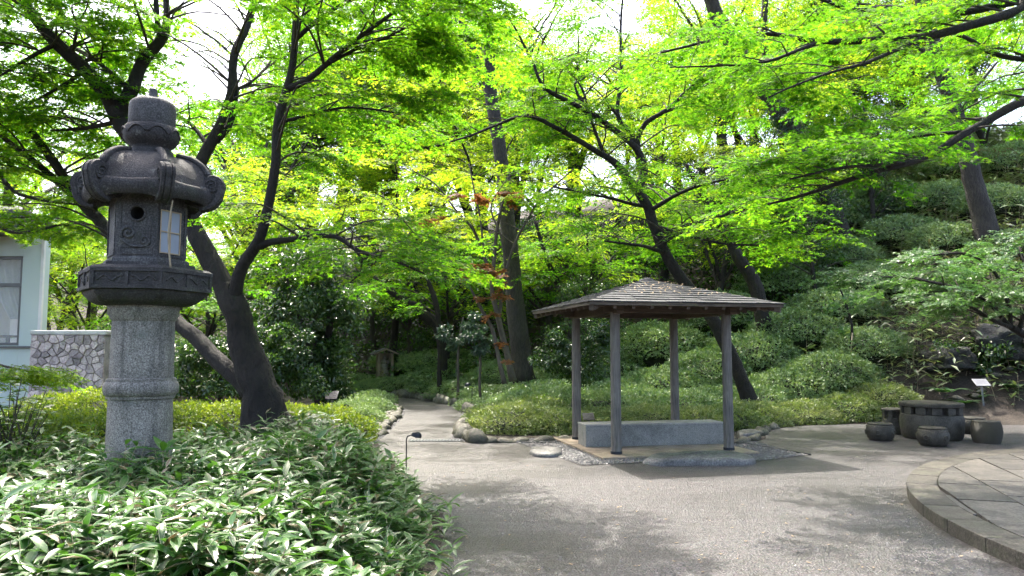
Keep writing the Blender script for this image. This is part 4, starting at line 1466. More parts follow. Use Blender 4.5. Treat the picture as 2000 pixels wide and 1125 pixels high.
# ------------------------------------------------------------------ big maple on the left (A)
rng = random.Random(42)
base = P(515, 822, 9.5)
base.z = T(base.x, base.y) - .1
A_ = tree('maple_tree', 'big forked dark-barked maple behind the stone lantern', 'tree', base)
tr = px_limb([(534, 868, 9.5, 107.5), (520, 815, 9.5, 80.8), (508, 760, 9.5, 70.5), (490, 700, 9.5, 58.5), (472, 640, 9.5, 51.6), (452, 590, 9.5, 49.9), (434, 555, 9.55, 43.0), (408, 505, 9.6, 37.0), (380, 445, 9.7, 33.5), (345, 385, 9.8, 32.7), (290, 310, 9.9, 31.8), (240, 245, 10, 32.7), (228, 215, 10, 31.0)], .1, .02, 1)
link('trunk', limb_mesh('trunk', *tr, 20, M['bark_maple'], base, .3, .3), A_)
limbsA = [
    ([(232, 235, 10, 34.4), (212, 190, 10, 31.0), (165, 135, 10, 27.5), (110, 85, 9.9, 24.1), (55, 15, 9.7, 20.6), (-10, -90, 9.4, 13.8)], 30),
    ([(228, 225, 10, 29.2), (255, 180, 10.1, 27.5), (280, 120, 10.2, 24.1), (318, 72, 10.2, 20.6), (326, 20, 10.3, 12.9), (318, -60, 10.4, 10.3)], 18),
    ([(316, 76, 10.2, 15.5), (308, 40, 10.2, 12.0), (303, -10, 10.1, 10.3), (285, -80, 10, 6.9)], 5),
    ([(375, 438, 9.7, 25.8), (382, 345, 9.9, 25.8), (408, 285, 10, 24.1), (432, 240, 10, 17.2), (450, 180, 10.1, 15.5), (458, 110, 10.1, 17.2), (482, 50, 10.2, 15.5), (505, -40, 10.3, 10.3)], 20),
    ([(415, 278, 10, 15.5), (445, 248, 10.1, 14.6), (460, 190, 10.2, 12.0), (455, 120, 10.2, 10.3)], 4),
    ([(456, 605, 9.5, 32.7), (462, 560, 9.45, 25.8), (474, 520, 9.4, 24.1), (505, 470, 9.3, 21.5), (525, 400, 9.2, 18.9), (538, 320, 9.1, 18.1), (541, 240, 9.1, 17.2), (558, 180, 9.1, 16.3), (572, 120, 9.1, 14.6), (578, 40, 9.1, 13.8), (580, -60, 9.1, 10.3)], 14),
    ([(562, 172, 9.1, 15.5), (600, 155, 9.0, 12.9), (650, 115, 8.8, 10.3), (700, 75, 8.6, 8.6), (790, 5, 8.3, 6.9), (850, -60, 8.1, 4.3)], 19),
    ([(645, 122, 8.8, 8.6), (690, 98, 8.8, 6.9), (760, 70, 8.8, 5.2), (850, 20, 8.8, 3.4)], 11),
    ([(575, 80, 9.1, 11.2), (640, 25, 8.9, 8.6), (720, -15, 8.7, 6.9), (820, -45, 8.5, 4.3)], 8),
    ([(541, 240, 9.1, 9.5), (600, 225, 9.3, 6.9), (680, 210, 9.5, 5.2), (770, 220, 9.7, 3.4)], 12),
    ([(500, 482, 9.3, 18.9), (530, 472, 9.3, 13.8), (590, 465, 9.2, 11.2), (655, 462, 9.1, 10.3), (700, 490, 9.0, 8.6), (760, 505, 8.9, 6.0), (830, 535, 8.8, 3.4)], 13),
    ([(690, 482, 9.0, 6.9), (708, 505, 9.0, 5.2), (705, 535, 9.1, 3.4)], 3),
    ([(500, 775, 9.5, 43.0), (466, 740, 9.6, 36.1), (420, 700, 9.8, 31.8), (385, 662, 10, 29.2), (335, 618, 10.3, 27.5), (270, 520, 10.8, 29.2), (200, 435, 11.2, 24.1), (150, 385, 11.3, 20.6), (100, 310, 11.2, 17.2), (40, 235, 11, 12.9), (-40, 190, 10.8, 6.9)], 20),
    ([(195, 430, 11.2, 20.6), (130, 370, 11.3, 15.5), (60, 310, 11.1, 12.0), (-10, 255, 10.9, 8.6), (-70, 220, 10.7, 5.2)], 14),
    ([(245, 168, 10, 12.0), (195, 125, 10.3, 8.6), (150, 95, 10.6, 6.0), (90, 60, 11, 3.4)], 15),
    ([(110, 85, 9.9, 10), (60, 110, 9.6, 7), (0, 150, 9.4, 4)], 12),
    ([(165, 135, 10, 9), (120, 170, 10.3, 7), (60, 200, 10.6, 4)], 14),
    ([(232, 235, 10, 10), (170, 250, 10.4, 8), (100, 255, 10.7, 5)], 14),
    ([(408, 285, 10, 10), (370, 240, 10.3, 7), (330, 215, 10.6, 4)], 8),
    ([(450, 180, 10.1, 9), (490, 160, 10.4, 6), (530, 120, 10.7, 4)], 10),
]
lv, tw = Leaves(), []
def keepA(p):
    # this tree leaves the bright gap above the lantern free
    r = p - Vector((0, 0, EYE))
    dx = 1000 + FPX * p.x / p.y
    dy = 680 - FPX * (p.z - EYE) / p.y
    if p.y < 7.4 and p.x < -3.0: return False
    if 950 < dx < 1035 and dy > 220: return False
    return not (290 < dx < 470 and dy < 150) and not (200 < dx < 430 and 150 < dy < 560 and p.y < 8) and dy < 560
for i, (sp_, n) in enumerate(limbsA):
    q, r_ = px_limb(sp_, .12, .015, i)
    link('branch', limb_mesh('branch', q, r_, 12 if sp_[0][3] > 25 else 8, M['bark_maple'], base, .1), A_)
    twigs_on(lv, tw, rng, q, r_, n, (.7, 1.7), .42 if sp_[0][3] > 25 else .2, 1, .5, spacing=.31, keep=keepA, bias=(.1, .15, 0))
print('maple A leaves', lv.count())
finish(A_, lv, tw, M['maple_leaf'], 'maple_far', M['twig'], base)

# ------------------------------------------------------------------ centre maple behind the pavilion (B)
base = P(1462, 770, 16.6)
base.z = T(base.x, base.y) - .1
B_ = tree('maple_tree', 'curving dark maple rising behind the pavilion roof', 'tree', base)
bb = 16.6
tr = px_limb([(1470, 800, bb, 34.4), (1452, 750, bb, 26.7), (1425, 690, bb, 25.8), (1385, 610, bb, 24.9), (1335, 550, bb, 23.2), (1300, 495, bb, 21.5), (1277, 440, bb, 20.6), (1266, 405, bb, 19.8), (1243, 368, bb, 18.9)], .12, .02, 3)
link('trunk', limb_mesh('trunk', *tr, 14, M['bark_maple'], base, .12, .2), B_)
limbsB = [
    ([(1246, 372, bb, 18.9), (1205, 322, bb, 15.5), (1160, 292, bb - .2, 11.2), (1090, 252, bb - .4, 9.5), (1032, 226, bb - .6, 7.7), (980, 240, bb - .7, 6.0), (920, 265, bb - .8, 4.3), (850, 285, bb - 1, 2.6)], 13),
    ([(1243, 370, bb, 18.9), (1258, 335, bb, 17.2), (1243, 290, bb, 14.6), (1195, 250, bb, 12.0), (1130, 208, bb - .2, 10.3), (1075, 180, bb - .4, 8.6), (1055, 158, bb - .5, 6.9), (1035, 110, bb - .6, 5.2), (985, 20, bb - .9, 3.4)], 13),
    ([(1240, 285, bb, 11.2), (1236, 262, bb, 10.3), (1206, 225, bb, 8.6), (1213, 150, bb + .1, 6.9), (1212, 60, bb + .2, 5.2), (1220, -30, bb + .2, 3.4)], 9),
    ([(1246, 290, bb, 11.2), (1248, 260, bb, 10.3), (1262, 240, bb - .1, 9.5), (1305, 212, bb - .3, 8.6), (1350, 170, bb - .5, 6.0), (1425, 105, bb - .8, 3.4)], 8),
    ([(1180, 305, bb, 8.6), (1168, 270, bb + .2, 6.9), (1155, 235, bb + .3, 6.0), (1140, 180, bb + .4, 4.3), (1115, 140, bb + .5, 3.4)], 6),
    ([(1150, 215, bb - .1, 7.7), (1128, 185, bb, 6.0), (1122, 165, bb, 4.3), (1160, 125, bb, 3.4)], 4),
    ([(1290, 478, bb, 10.3), (1320, 455, bb - .4, 8.6), (1345, 440, bb - .6, 6.9), (1400, 425, bb - .9, 5.2), (1470, 405, bb - 1.2, 3.4)], 9),
    ([(1300, 495, bb, 10.3), (1250, 480, bb - .5, 6.0), (1180, 470, bb - 1, 3.4)], 7),
    ([(1268, 412, bb, 10.3), (1340, 372, bb - .5, 6.9), (1420, 350, bb - 1, 3.4)], 8),
    ([(1266, 405, bb, 8.6), (1180, 385, bb - .3, 5.2), (1080, 365, bb - .6, 3.4)], 8),
    ([(1277, 440, bb, 8.6), (1380, 470, bb - .8, 5.2), (1480, 480, bb - 1.4, 3.4)], 8),
]
lv, tw = Leaves(), []
def keepB(p):
    dx = 1000 + FPX * p.x / p.y
    dy = 680 - FPX * (p.z - EYE) / p.y
    if 955 < dx < 1030 and dy > 230: return False
    if p.y < bb - .35 and 1000 < dx < 1420 and 160 < dy < 540 and rng.random() < .62: return False
    if p.y < bb and dy > 370 and abs(dx - np.interp(dy, [368, 405, 440, 495, 550], [1243, 1266, 1277, 1300, 1335])) < 55: return False
    return not (1150 < dx < 1300 and 60 < dy < 190) and dy < 540
for i, (sp_, n) in enumerate(limbsB):
    q, r_ = px_limb(sp_, .15, .02, i + 20)
    link('branch', limb_mesh('branch', q, r_, 9, M['bark_maple'], base, .08), B_)
    twigs_on(lv, tw, rng, q, r_, n + 3, (.9, 2.3), .2, 1, .45, spacing=.36, size=(1.0, 1.5), leafk=1.15, keep=keepB, bias=(0, -.15, 0))
print('maple B leaves', lv.count())
finish(B_, lv, tw, M['maple_leaf'], 'maple_far', M['twig'], base)

# ------------------------------------------------------------------ maple off the right edge whose boughs cross the picture (G)
base = Vector((11.2, 9.6, 0))
base.z = T(base.x, base.y) - .05
G_ = tree('maple_tree', 'maple at the right edge sending long boughs across the top right', 'tree', base)
gx = Vector((11.2, 9.6, 0))
q, r_ = limb([base, Vector((11.15, 9.6, 1.2)), Vector((11.0, 9.7, 2.6)), Vector((10.9, 9.8, 4.0)), Vector((10.7, 10, 5.6)), Vector((10.4, 10.2, 7.4))], [.34, .27, .24, .2, .16, .08], .12, .03, 4)
link('trunk', limb_mesh('trunk', q, r_, 16, M['bark_maple'], base, .14, .2), G_)
limbsG = [
    ([Vector((11.0, 9.7, 3.0)), (2120, 160, 9.4, 22), (2010, 192, 9.2, 19), (1900, 252, 9.0, 15), (1800, 312, 8.9, 13), (1700, 336, 8.9, 11), (1600, 372, 9.0, 8), (1500, 398, 9.2, 4)], 18),
    ([Vector((10.9, 9.8, 4.0)), (2080, 5, 9.2, 22), (1990, 22, 9.1, 20), (1900, 48, 9.0, 18), (1800, 74, 9.0, 16), (1700, 80, 9.1, 14), (1590, 80, 9.2, 11), (1500, 65, 9.4, 9), (1400, 78, 9.6, 7), (1290, 104, 9.8, 4)], 20),
    ([Vector((10.85, 9.8, 4.3)), (2080, -30, 9.6, 20), (2000, -2, 9.6, 18), (1900, 22, 9.6, 15), (1830, 25, 9.7, 13), (1740, 14, 9.8, 11), (1660, 18, 9.9, 9), (1560, -20, 10, 6)], 12),
    ([Vector((11.0, 9.7, 3.4)), (2090, 120, 9.9, 14), (2000, 115, 9.9, 11), (1935, 102, 9.9, 10), (1880, 72, 10, 8), (1800, 60, 10.1, 6), (1720, 50, 10.2, 4)], 8),
    ([(1790, 314, 8.9, 9), (1740, 320, 8.8, 8), (1640, 330, 8.6, 6), (1540, 350, 8.5, 4)], 8),
    ([(1890, 258, 9, 9), (1830, 262, 9.2, 7), (1760, 270, 9.4, 5), (1680, 268, 9.6, 4)], 8),
    ([(1795, 76, 9, 9), (1700, 120, 8.8, 7), (1600, 150, 8.6, 5), (1500, 190, 8.5, 3)], 9),
    ([(1600, 80, 9.2, 9), (1500, 120, 9, 6), (1400, 130, 8.9, 4), (1310, 130, 8.8, 3)], 8),
]
lv, tw = Leaves(), []
def keepG(p):
    dx = 1000 + FPX * p.x / p.y
    dy = 680 - FPX * (p.z - EYE) / p.y
    return p.y > 6.5 and dy < 520 and not (1880 < dx < 2000 and dy > 300)
for i, (sp_, n) in enumerate(limbsG):
    pts = [P(*s[:3]) if not isinstance(s, Vector) else s for s in sp_]
    ws = [(s[3] * .5 * s[2] / FPX if not isinstance(s, Vector) else .1) for s in sp_]
    q, r_ = limb(pts, ws, .12, .02, i + 40)
    link('branch', limb_mesh('branch', q, r_, 9, M['bark_maple'], base, .08), G_)
    twigs_on(lv, tw, rng, q, r_, n, (.7, 1.6), .25, 1, .38, spacing=.26, keep=keepG, bias=(-.35, .1, 0), up=.05)
print('maple G leaves', lv.count())
finish(G_, lv, tw, M['maple_leaf'], 'maple', M['twig'], base)

# ------------------------------------------------------------------ maple off the left edge (K)
base = Vector((-11.2, 12.2, 0))
base.z = T(base.x, base.y) - .05
K_ = tree('maple_tree', 'lime-leaved maple at the left edge in front of the house', 'tree', base)
q, r_ = limb([base, base + Vector((.1, 0, 1.4)), base + Vector((.3, .1, 2.8)), base + Vector((.4, .2, 4.5))], [.2, .16, .13, .06], .15, .02, 2)
link('trunk', limb_mesh('trunk', q, r_, 12, M['bark_maple'], base, .1, .2), K_)
lv, tw = Leaves(), []
for i, (sp_, n) in enumerate([
    ([base + Vector((.25, .1, 2.4)), (-60, 440, 11.6, 10), (30, 455, 11.2, 7), (110, 440, 11, 4)], 13),
    ([base + Vector((.3, .1, 2.8)), (-60, 330, 11.8, 10), (40, 380, 11.5, 7), (150, 400, 11.4, 4)], 14),
    ([base + Vector((.15, 0, 1.3)), (-80, 700, 11.5, 8), (10, 715, 11.2, 5), (70, 728, 11, 3)], 4),
    ([base + Vector((.35, .15, 3.8)), (-60, 230, 11.8, 9), (40, 260, 11.8, 6), (130, 300, 12, 4)], 9),
    ([base + Vector((.4, .2, 4.4)), (-60, 120, 11.8, 9), (30, 150, 11.8, 6), (110, 190, 12, 4)], 14)]):
    pts = [P(*s[:3]) if not isinstance(s, Vector) else s for s in sp_]
    q, r_ = limb(pts, [.06] + [s[3] * .5 * s[2] / FPX for s in sp_[1:]], .15, .02, i)
    link('branch', limb_mesh('branch', q, r_, 8, M['bark_maple'], base, .05), K_)
    if i == 2:
        for s in range(24):
            add_spray(lv, tw, rng, q[-1] + Vector((rng.uniform(-.9, .25), rng.uniform(-.3, .3), rng.uniform(-.1, .12))), rng.uniform(-2.2, -.9), -.12, .8, .85)
    else:
        twigs_on(lv, tw, rng, q, r_, n, (.6, 1.3), .45, 1, .75, spacing=.26, keep=lambda p: 680 - FPX * (p.z - EYE) / p.y < 500)
finish(K_, lv, tw, M['maple_leaf'], 'maple', M['twig'], base)
# ------------------------------------------------------------------ tall straight trunk (C), red maple (D), leaning trunks (E, F)
def gbase(px, d, dz=-.1):
    p = P(px, 700, d)
    return Vector((p.x, p.y, T(p.x, p.y) + dz))

def blob_leaves(lv, rng_np, c, r, n, size, tint=.5, tvar=.2, shell=.45, up=.35, flat_=1.0):
    """leaves through an uneven ellipsoidal clump, thicker toward its outside"""
    d = unit(rng_np.normal(0, 1, (n, 3)))
    rad = (shell + (1 - shell) * rng_np.random(n) ** .6)
    p = d * rad[:, None] * np.array(r) + np.array(c)
    f = unit(d * .6 + rng_np.normal(0, .55, (n, 3)) + np.array([0, 0, -.25]))
    u_ = unit(d * .8 + rng_np.normal(0, .45, (n, 3)) + np.array([0, 0, up]))
    lv.add(p, f, u_, size * rng_np.uniform(.65, 1.3, n), np.clip(tint + rng_np.normal(0, tvar, n), 0, 1))

dC = 20.5
base = gbase(1018, dC)
C_ = tree('tall_tree', 'tall straight grey trunk forking high above the path bend', 'tree', base)
q, r_ = px_limb([(1024, 745, dC, 44.8), (1017, 700, dC, 36.8), (1008, 620, dC, 34.4), (1000, 520, dC, 32.8), (990, 420, dC, 29.6), (980, 320, dC, 27.2), (968, 240, dC, 26.4), (955, 160, dC, 26.4)], .2, .02, 8)
link('trunk', limb_mesh('trunk', q, r_, 18, M['bark_grey'], base, .05, .04), C_)
q, r_ = px_limb([(1034, 735, dC - .15, 17.6), (1029, 680, dC - .1, 16.0), (1018, 590, dC, 11.2), (1006, 500, dC + .1, 4.8)], .2)
link('trunk_rib', limb_mesh('trunk_rib', q, r_, 10, M['bark_grey'], base, .05), C_)
for sp_ in ([(955, 165, dC, 22.4), (935, 130, dC, 19.2), (912, 75, dC, 17.6), (895, 0, dC, 14.4), (885, -80, dC, 9.6)], [(957, 165, dC, 24.0), (956, 110, dC, 21.6), (952, 40, dC, 19.2), (955, -60, dC, 14.4)]):
    q, r_ = px_limb(sp_, .2)
    link('branch', limb_mesh('branch', q, r_, 12, M['bark_grey'], base, .05), C_)
lv = Leaves()
for k in range(26):
    p = P(rng.uniform(700, 1150), rng.uniform(-260, 20), dC + rng.uniform(-3, 3))
    blob_leaves(lv, NR, p, (.9, .9, .5), 260, .12, .5)
finish(C_, lv, None, M['evergreen_blue'], 'leaf', M['twig'], base)

dD = 18.5
base = gbase(992, dD)
D_ = tree('red_maple', 'thin twin-stemmed maple with rust-red leaf tufts beside the tall trunk', 'tree', base)
lv, tw, lr = Leaves(), [], Leaves()
for i, sp_ in enumerate((
    [(1002, 745, dD, 15.6), (990, 690, dD, 12.5), (975, 630, dD, 10.9), (962, 570, dD, 9.4), (966, 500, dD, 7.8), (972, 440, dD, 6.2), (985, 380, dD, 3.9)],
    [(985, 750, dD - .2, 10.1), (972, 690, dD - .2, 7.8), (960, 640, dD - .2, 7.0), (930, 585, dD - .2, 5.5), (903, 528, dD - .2, 3.1)],
    [(962, 565, dD, 7.0), (945, 500, dD, 6.2), (925, 450, dD, 5.5), (890, 410, dD, 3.9), (850, 360, dD, 3.1), (800, 330, dD, 1.6)],
    [(945, 500, dD, 5.5), (940, 440, dD + .1, 3.9), (928, 380, dD + .2, 3.1), (915, 320, dD + .3, 2.3)],
    [(975, 620, dD, 7.8), (985, 550, dD, 7.0), (1000, 490, dD - .2, 5.5), (1030, 430, dD - .4, 4.7), (1060, 385, dD - .5, 3.9), (1120, 330, dD - .7, 2.3)],
    [(966, 560, dD, 6.2), (985, 520, dD, 4.7), (978, 460, dD, 3.9), (960, 400, dD + .2, 3.1), (1005, 330, dD + .3, 2.3)])):
    q, r_ = px_limb(sp_, .15, .02, i + 60)
    link('trunk' if i < 2 else 'branch', limb_mesh('trunk', q, r_, 9, M['bark_pale'], base, .06), D_)
    if i >= 2: twigs_on(lv, tw, rng, q, r_, 8, (.8, 1.8), .35, 1, .7, spacing=.42, size=(.9, 1.4), leafk=1.25, keep=lambda p: 680 - FPX * (p.z - EYE) / p.y < 520 and not (950 < 1000 + FPX * p.x / p.y < 1045 and 680 - FPX * (p.z - EYE) / p.y > 390))
for (px, py, n, sx) in ((975, 383, 7, 50), (990, 378, 3, 20), (840, 428, 6, 50), (800, 432, 3, 25), (945, 530, 7, 45), (955, 512, 4, 35), (965, 580, 5, 30), (925, 535, 4, 20), (960, 610, 2, 10), (990, 555, 2, 12), (978, 665, 1, 4), (984, 695, 1, 4), (900, 385, 4, 30)):
    for k in range(n):
        p = P(px + rng.uniform(-sx, sx), py + rng.uniform(-8, 8), dD - rng.uniform(.2, .8))
        add_spray(lr, tw, rng, p, rng.uniform(0, 6.28), -.1, .5, .5, None, 1.0)
finish(D_, lv, tw, M['maple_leaf_far'], 'maple_far', M['twig'], base)
tag(link('red_leaves', lr.mesh('red_leaves', 'maple_far', M['red_leaf'], base), D_), 'rust-red young leaf tufts', kind='stuff')

dE = 23.5
base = gbase(1700, dE)
E_ = tree('leaning_tree', 'thick trunk leaning left over the slope with ivy on its middle', 'tree', base)
zz = [(1705, 640, dE, 41.4), (1680, 560, dE, 37.0), (1650, 470, dE, 34.0), (1620, 390, dE, 32.6), (1582, 300, dE, 31.1), (1530, 225, dE, 32.6), (1490, 170, dE, 34.0), (1440, 100, dE, 35.5), (1400, 30, dE, 29.6), (1370, -60, dE, 22.2)]
zz[0] = (1712, 680 - (base.z - EYE) * FPX / dE, dE, 60)
q, r_ = px_limb(zz, .2, .03, 5)
link('trunk', limb_mesh('trunk', q, r_, 16, M['bark_grey'], base, .1, .2), E_)
for sp_ in ([(1530, 225, dE, 19.2), (1505, 150, dE, 16.3), (1492, 60, dE, 14.8), (1500, -60, dE, 10.4)],):
    q2, r2 = px_limb(sp_, .2, .02, 6)
    link('branch', limb_mesh('branch', q2, r2, 12, M['bark_grey'], base, .06), E_)
lv = Leaves()
for k in range(len(q)):
    p = q[k]
    py = 680 - FPX * (p.z - EYE) / p.y
    if 200 < py < 320:
        blob_leaves(lv, NR, p, (r_[k] * 1.5,) * 3, 110, .13, .45, shell=.7)
tag(link('ivy', lv.mesh('ivy', 'leaf', M['evergreen_blue'], base), E_), 'ivy leaves clinging round the trunk', kind='stuff')
lv = Leaves()
for k in range(18):
    p = P(rng.uniform(1250, 1700), rng.uniform(-300, 0), dE + rng.uniform(-3, 3))
    blob_leaves(lv, NR, p, (1, 1, .5), 240, .13, .5)
finish(E_, lv, None, M['maple_leaf_far'], 'leaf', M['twig'], base)

dF = 21.0
base = gbase(1925, dF)
F_ = tree('tall_tree', 'thick rough-barked trunk standing on the right-hand slope', 'tree', base)
q, r_ = px_limb([(1935, 680 - (base.z - EYE) * FPX / dF, dF, 59.2), (1922, 430, dF, 41.3), (1905, 370, dF, 35.9), (1890, 310, dF, 33.3), (1868, 230, dF, 29.3), (1848, 170, dF, 26.7), (1825, 90, dF, 25.3), (1805, 20, dF, 26.7), (1788, -60, dF, 24.0)], .2, .03, 9)
link('trunk', limb_mesh('trunk', q, r_, 18, M['bark_grey'], base, .07, .2), F_)
for sp_ in ([(1850, 175, dF, 10.7), (1835, 130, dF - .3, 9.3), (1790, 90, dF - .6, 6.6), (1720, 40, dF - 1, 4.0)], [(1870, 235, dF, 8.0), (1900, 180, dF - .3, 6.6), (1950, 120, dF - .5, 4.0)]):
    q2, r2 = px_limb(sp_, .2, .02, 6)
    link('branch', limb_mesh('branch', q2, r2, 9, M['bark_grey'], base, .06), F_)
lv = Leaves()
for k in range(14):
    p = P(rng.uniform(1650, 2100), rng.uniform(-320, -20), dF + rng.uniform(-3, 3))
    blob_leaves(lv, NR, p, (1, 1, .5), 240, .13, .5)
for k in range(len(q)):
    py = 680 - FPX * (q[k].z - EYE) / q[k].y
    if 90 < py < 190: blob_leaves(lv, NR, q[k], (r_[k] * 1.4,) * 3, 40, .12, .45, shell=.7)
finish(F_, lv, None, M['evergreen_blue'], 'leaf', M['twig'], base)

# ------------------------------------------------------------------ generic woodland trees, built once each and copied
def generic_maple(seed, h, spread, leafm, tint, lean=0.0, n_limb=6, bark_='bark_maple', nt_=9, Lt=(1.0, 2.2), sp=.5):
    g = random.Random(seed)
    t = thing('maple_tree', 'maple', 'tree')
    top = Vector((lean * h * .5, g.uniform(-.3, .3), h * .62))
    q, r_ = limb([Vector((0, 0, -.3)), Vector((0, 0, .3)), Vector((lean * h * .12, g.uniform(-.15, .15), h * .2)), Vector((lean * h * .3, g.uniform(-.2, .2), h * .42)), top], [h * .028, h * .02, h * .017, h * .013, h * .007], .25, .05, seed)
    link('trunk', limb_mesh('trunk', q, r_, 9, M[bark_], (0, 0, 0), .08, .2), t)
    lv, tw = Leaves(), []
    for i in range(n_limb):
        a = 6.283 * i / n_limb + g.uniform(-.4, .4)
        j = int(len(q) * g.uniform(.35, .95))
        j = min(j, len(q) - 1)
        o = q[j]
        ln = spread * g.uniform(.75, 1.1)
        rise = g.uniform(.15, .5) * h
        pts = [o, o + Vector((math.cos(a) * ln * .35, math.sin(a) * ln * .35, rise * .55)), o + Vector((math.cos(a) * ln * .7, math.sin(a) * ln * .7, rise * .85)), o + Vector((math.cos(a) * ln, math.sin(a) * ln, rise))]
        lq, lr_ = limb(pts, [r_[j] * .6, r_[j] * .42, r_[j] * .28, .012], .25, .08, seed + i)
        link('branch', limb_mesh('branch', lq, lr_, 7, M[bark_], (0, 0, 0), .05), t)
        twigs_on(lv, tw, g, lq, lr_, nt_, Lt, .25, 1, tint, FARSPRAYS, 1.0, spacing=sp, size=(.9, 1.3), fine=False)
    print('generic', seed, lv.count())
    finish(t, lv, tw, leafm, 'leaf', M['twig'], (0, 0, 0))
    return t

def generic_tall(seed, h, rx, leafm, tint, size=.16, blobs=34, tpl='leaf', lowest=.35, n=230):
    g = random.Random(seed)
    t = thing('evergreen_tree', 'evergreen', 'tree')
    q, r_ = limb([Vector((0, 0, -.4)), Vector((0, 0, .4)), Vector((g.uniform(-.2, .2), 0, h * .35)), Vector((g.uniform(-.4, .4), 0, h * .7)), Vector((0, 0, h * .95))], [h * .024, h * .019, h * .016, h * .01, .02], .4, .06, seed)
    link('trunk', limb_mesh('trunk', q, r_, 9, M['bark_grey'], (0, 0, 0), .06, .2), t)
    lv, tw = Leaves(), []
    for k in range(blobs):
        z = h * g.uniform(lowest, 1.0)
        rr = rx * math.sin(math.pi * min(1, .12 + .8 * (z / h - lowest) / (1 - lowest))) ** .6 * g.uniform(.45, 1)
        a = g.uniform(0, 6.283)
        p = Vector((math.cos(a) * rr, math.sin(a) * rr, z))
        c0 = q[min(len(q) - 1, int(len(q) * max(.1, (z / h - .12))))]
        bq, br = catmull([c0, (c0 + p) / 2 + Vector((0, 0, .2)), p], [.05, .035, .015], .4)
        tw.append((bq, br, 5))
        blob_leaves(lv, NR, p, (rx * .34, rx * .34, rx * .2), n, size, tint + g.uniform(-.15, .15), .18, .2)
    finish(t, lv, tw, leafm, tpl, M['bark_grey'], (0, 0, 0))
    return t

VAR = [generic_maple(101, 6.5, 2.6, M['maple_leaf_far'], .6), generic_maple(102, 7.5, 3.0, M['maple_leaf_far'], .75, .25), generic_maple(103, 5.5, 2.4, M['maple_leaf_far'], .5, -.3), generic_maple(104, 6.0, 2.8, M['maple_leaf'], .35, .15),
       generic_maple(105, 13.5, 4.6, M['maple_leaf_far'], .5, .05, 10, 'bark_grey', 13, (1.4, 2.8), .62), generic_maple(106, 12.5, 4.2, M['maple_leaf'], .5, -.1, 10, 'bark_grey', 13, (1.4, 2.8), .62)]
TALL = [generic_tall(201, 13, 3.0, M['evergreen_blue'], .45), generic_tall(202, 12, 3.4, M['maple_leaf_far'], .45, .17), generic_tall(203, 9, 2.6, M['evergreen'], .45, .15, 34, 'leaf', .22)]
used = set()
def put(v_, px, d, s, label, group, rot=None, cat=None):
    p = P(px, 700, d)
    o = v_ if v_.name not in used else copy_tree(v_)
    used.add(v_.name)
    o.location = (p.x, p.y, T(p.x, p.y) - .1)
    o.rotation_euler = (0, 0, rng.uniform(0, 6.28) if rot is None else rot)
    o.scale = (s, s, s)
    tag(o, label, 'tree', group)
    return o
MG = 'bright maples filling the woodland behind the garden'
ORD = ['first', 'second', 'third', 'fourth', 'fifth', 'sixth', 'seventh', 'eighth', 'ninth', 'tenth', 'eleventh', 'twelfth', 'thirteenth', 'fourteenth', 'fifteenth', 'sixteenth', 'seventeenth', 'eighteenth', 'nineteenth', 'twentieth', 'twenty-first', 'twenty-second', 'twenty-third', 'twenty-fourth', 'twenty-fifth', 'twenty-sixth', 'twenty-seventh', 'twenty-eighth', 'twenty-ninth', 'thirtieth', 'thirty-first', 'thirty-second']
def wood_row(lib, label, group, lst):
    for i, (px, d, v_, s_) in enumerate(sorted(lst)):
        put(lib[v_], px, d, s_, label + ', ' + ORD[i] + ' from the left', group)
wood_row(VAR, 'bright maple in the nearest woodland row behind the azaleas', MG, [(640, 24, 0, 1.0), (870, 24.5, 2, 1.15), (1080, 24, 3, 1.0), (1170, 22, 0, .95), (1400, 22.5, 2, 1.05)])
wood_row(VAR, 'bright maple in the middle woodland row up the slope', MG, [(760, 27, 1, 1.05), (1300, 26, 1, 1.0), (1490, 26, 0, 1.1), (1600, 27, 1, 1.0), (1740, 26, 3, 1.1), (1830, 30, 0, 1.1), (940, 29, 1, 1.15), (1060, 31, 0, 1.2), (1200, 31, 2, 1.3), (560, 29, 0, 1.1), (540, 26, 1, 1.25), (1950, 27, 2, 1.0)])
wood_row(VAR, 'bright maple in the highest woodland row behind the garden', MG, [(710, 39, 4, 1.25), (850, 40, 5, 1.25), (660, 44, 5, 1.5), (770, 45, 4, 1.5), (940, 42, 5, 1.3), (1110, 34, 5, .9), (560, 43, 4, 1.4), (1420, 31.7, 4, .9), (1540, 34, 5, .9), (1680, 32, 4, .9), (1010, 33, 4, .95), (1810, 34, 5, .9), (1390, 32, 1, 1.1), (680, 33, 1, 1.2), (820, 35, 0, 1.4), (780, 32, 1, 1.6), (930, 34, 1, 1.5), (500, 32, 5, 1.1), (720, 40, 5, 1.1), (830, 43, 4, 1.1), (600, 41, 4, 1.1), (1270, 36, 1, 1.4), (1450, 37, 0, 1.5), (1600, 38, 1, 1.4), (1550, 33, 0, 1.2), (1690, 34, 1, 1.2), (1000, 37, 1, 1.3), (1130, 38, 0, 1.3)])
wood_row(VAR, 'bright-leaved maple in the sunlit thicket behind the lantern and wall', 'bright maples behind the lantern', ((0, 25, 4, .95), (150, 31, 5, .7), (-150, 27, 5, 1.0), (90, 36, 4, .95), (330, 34, 4, .62), (540, 38, 5, 1.2), (170, 20, 0, .72), (290, 22, 2, .95), (400, 20, 3, .9), (480, 23, 1, .85), (90, 27, 1, .9), (230, 29, 0, 1.1), (380, 30, 2, 1.1), (20, 24, 0, .9), (-80, 22, 1, .9)))
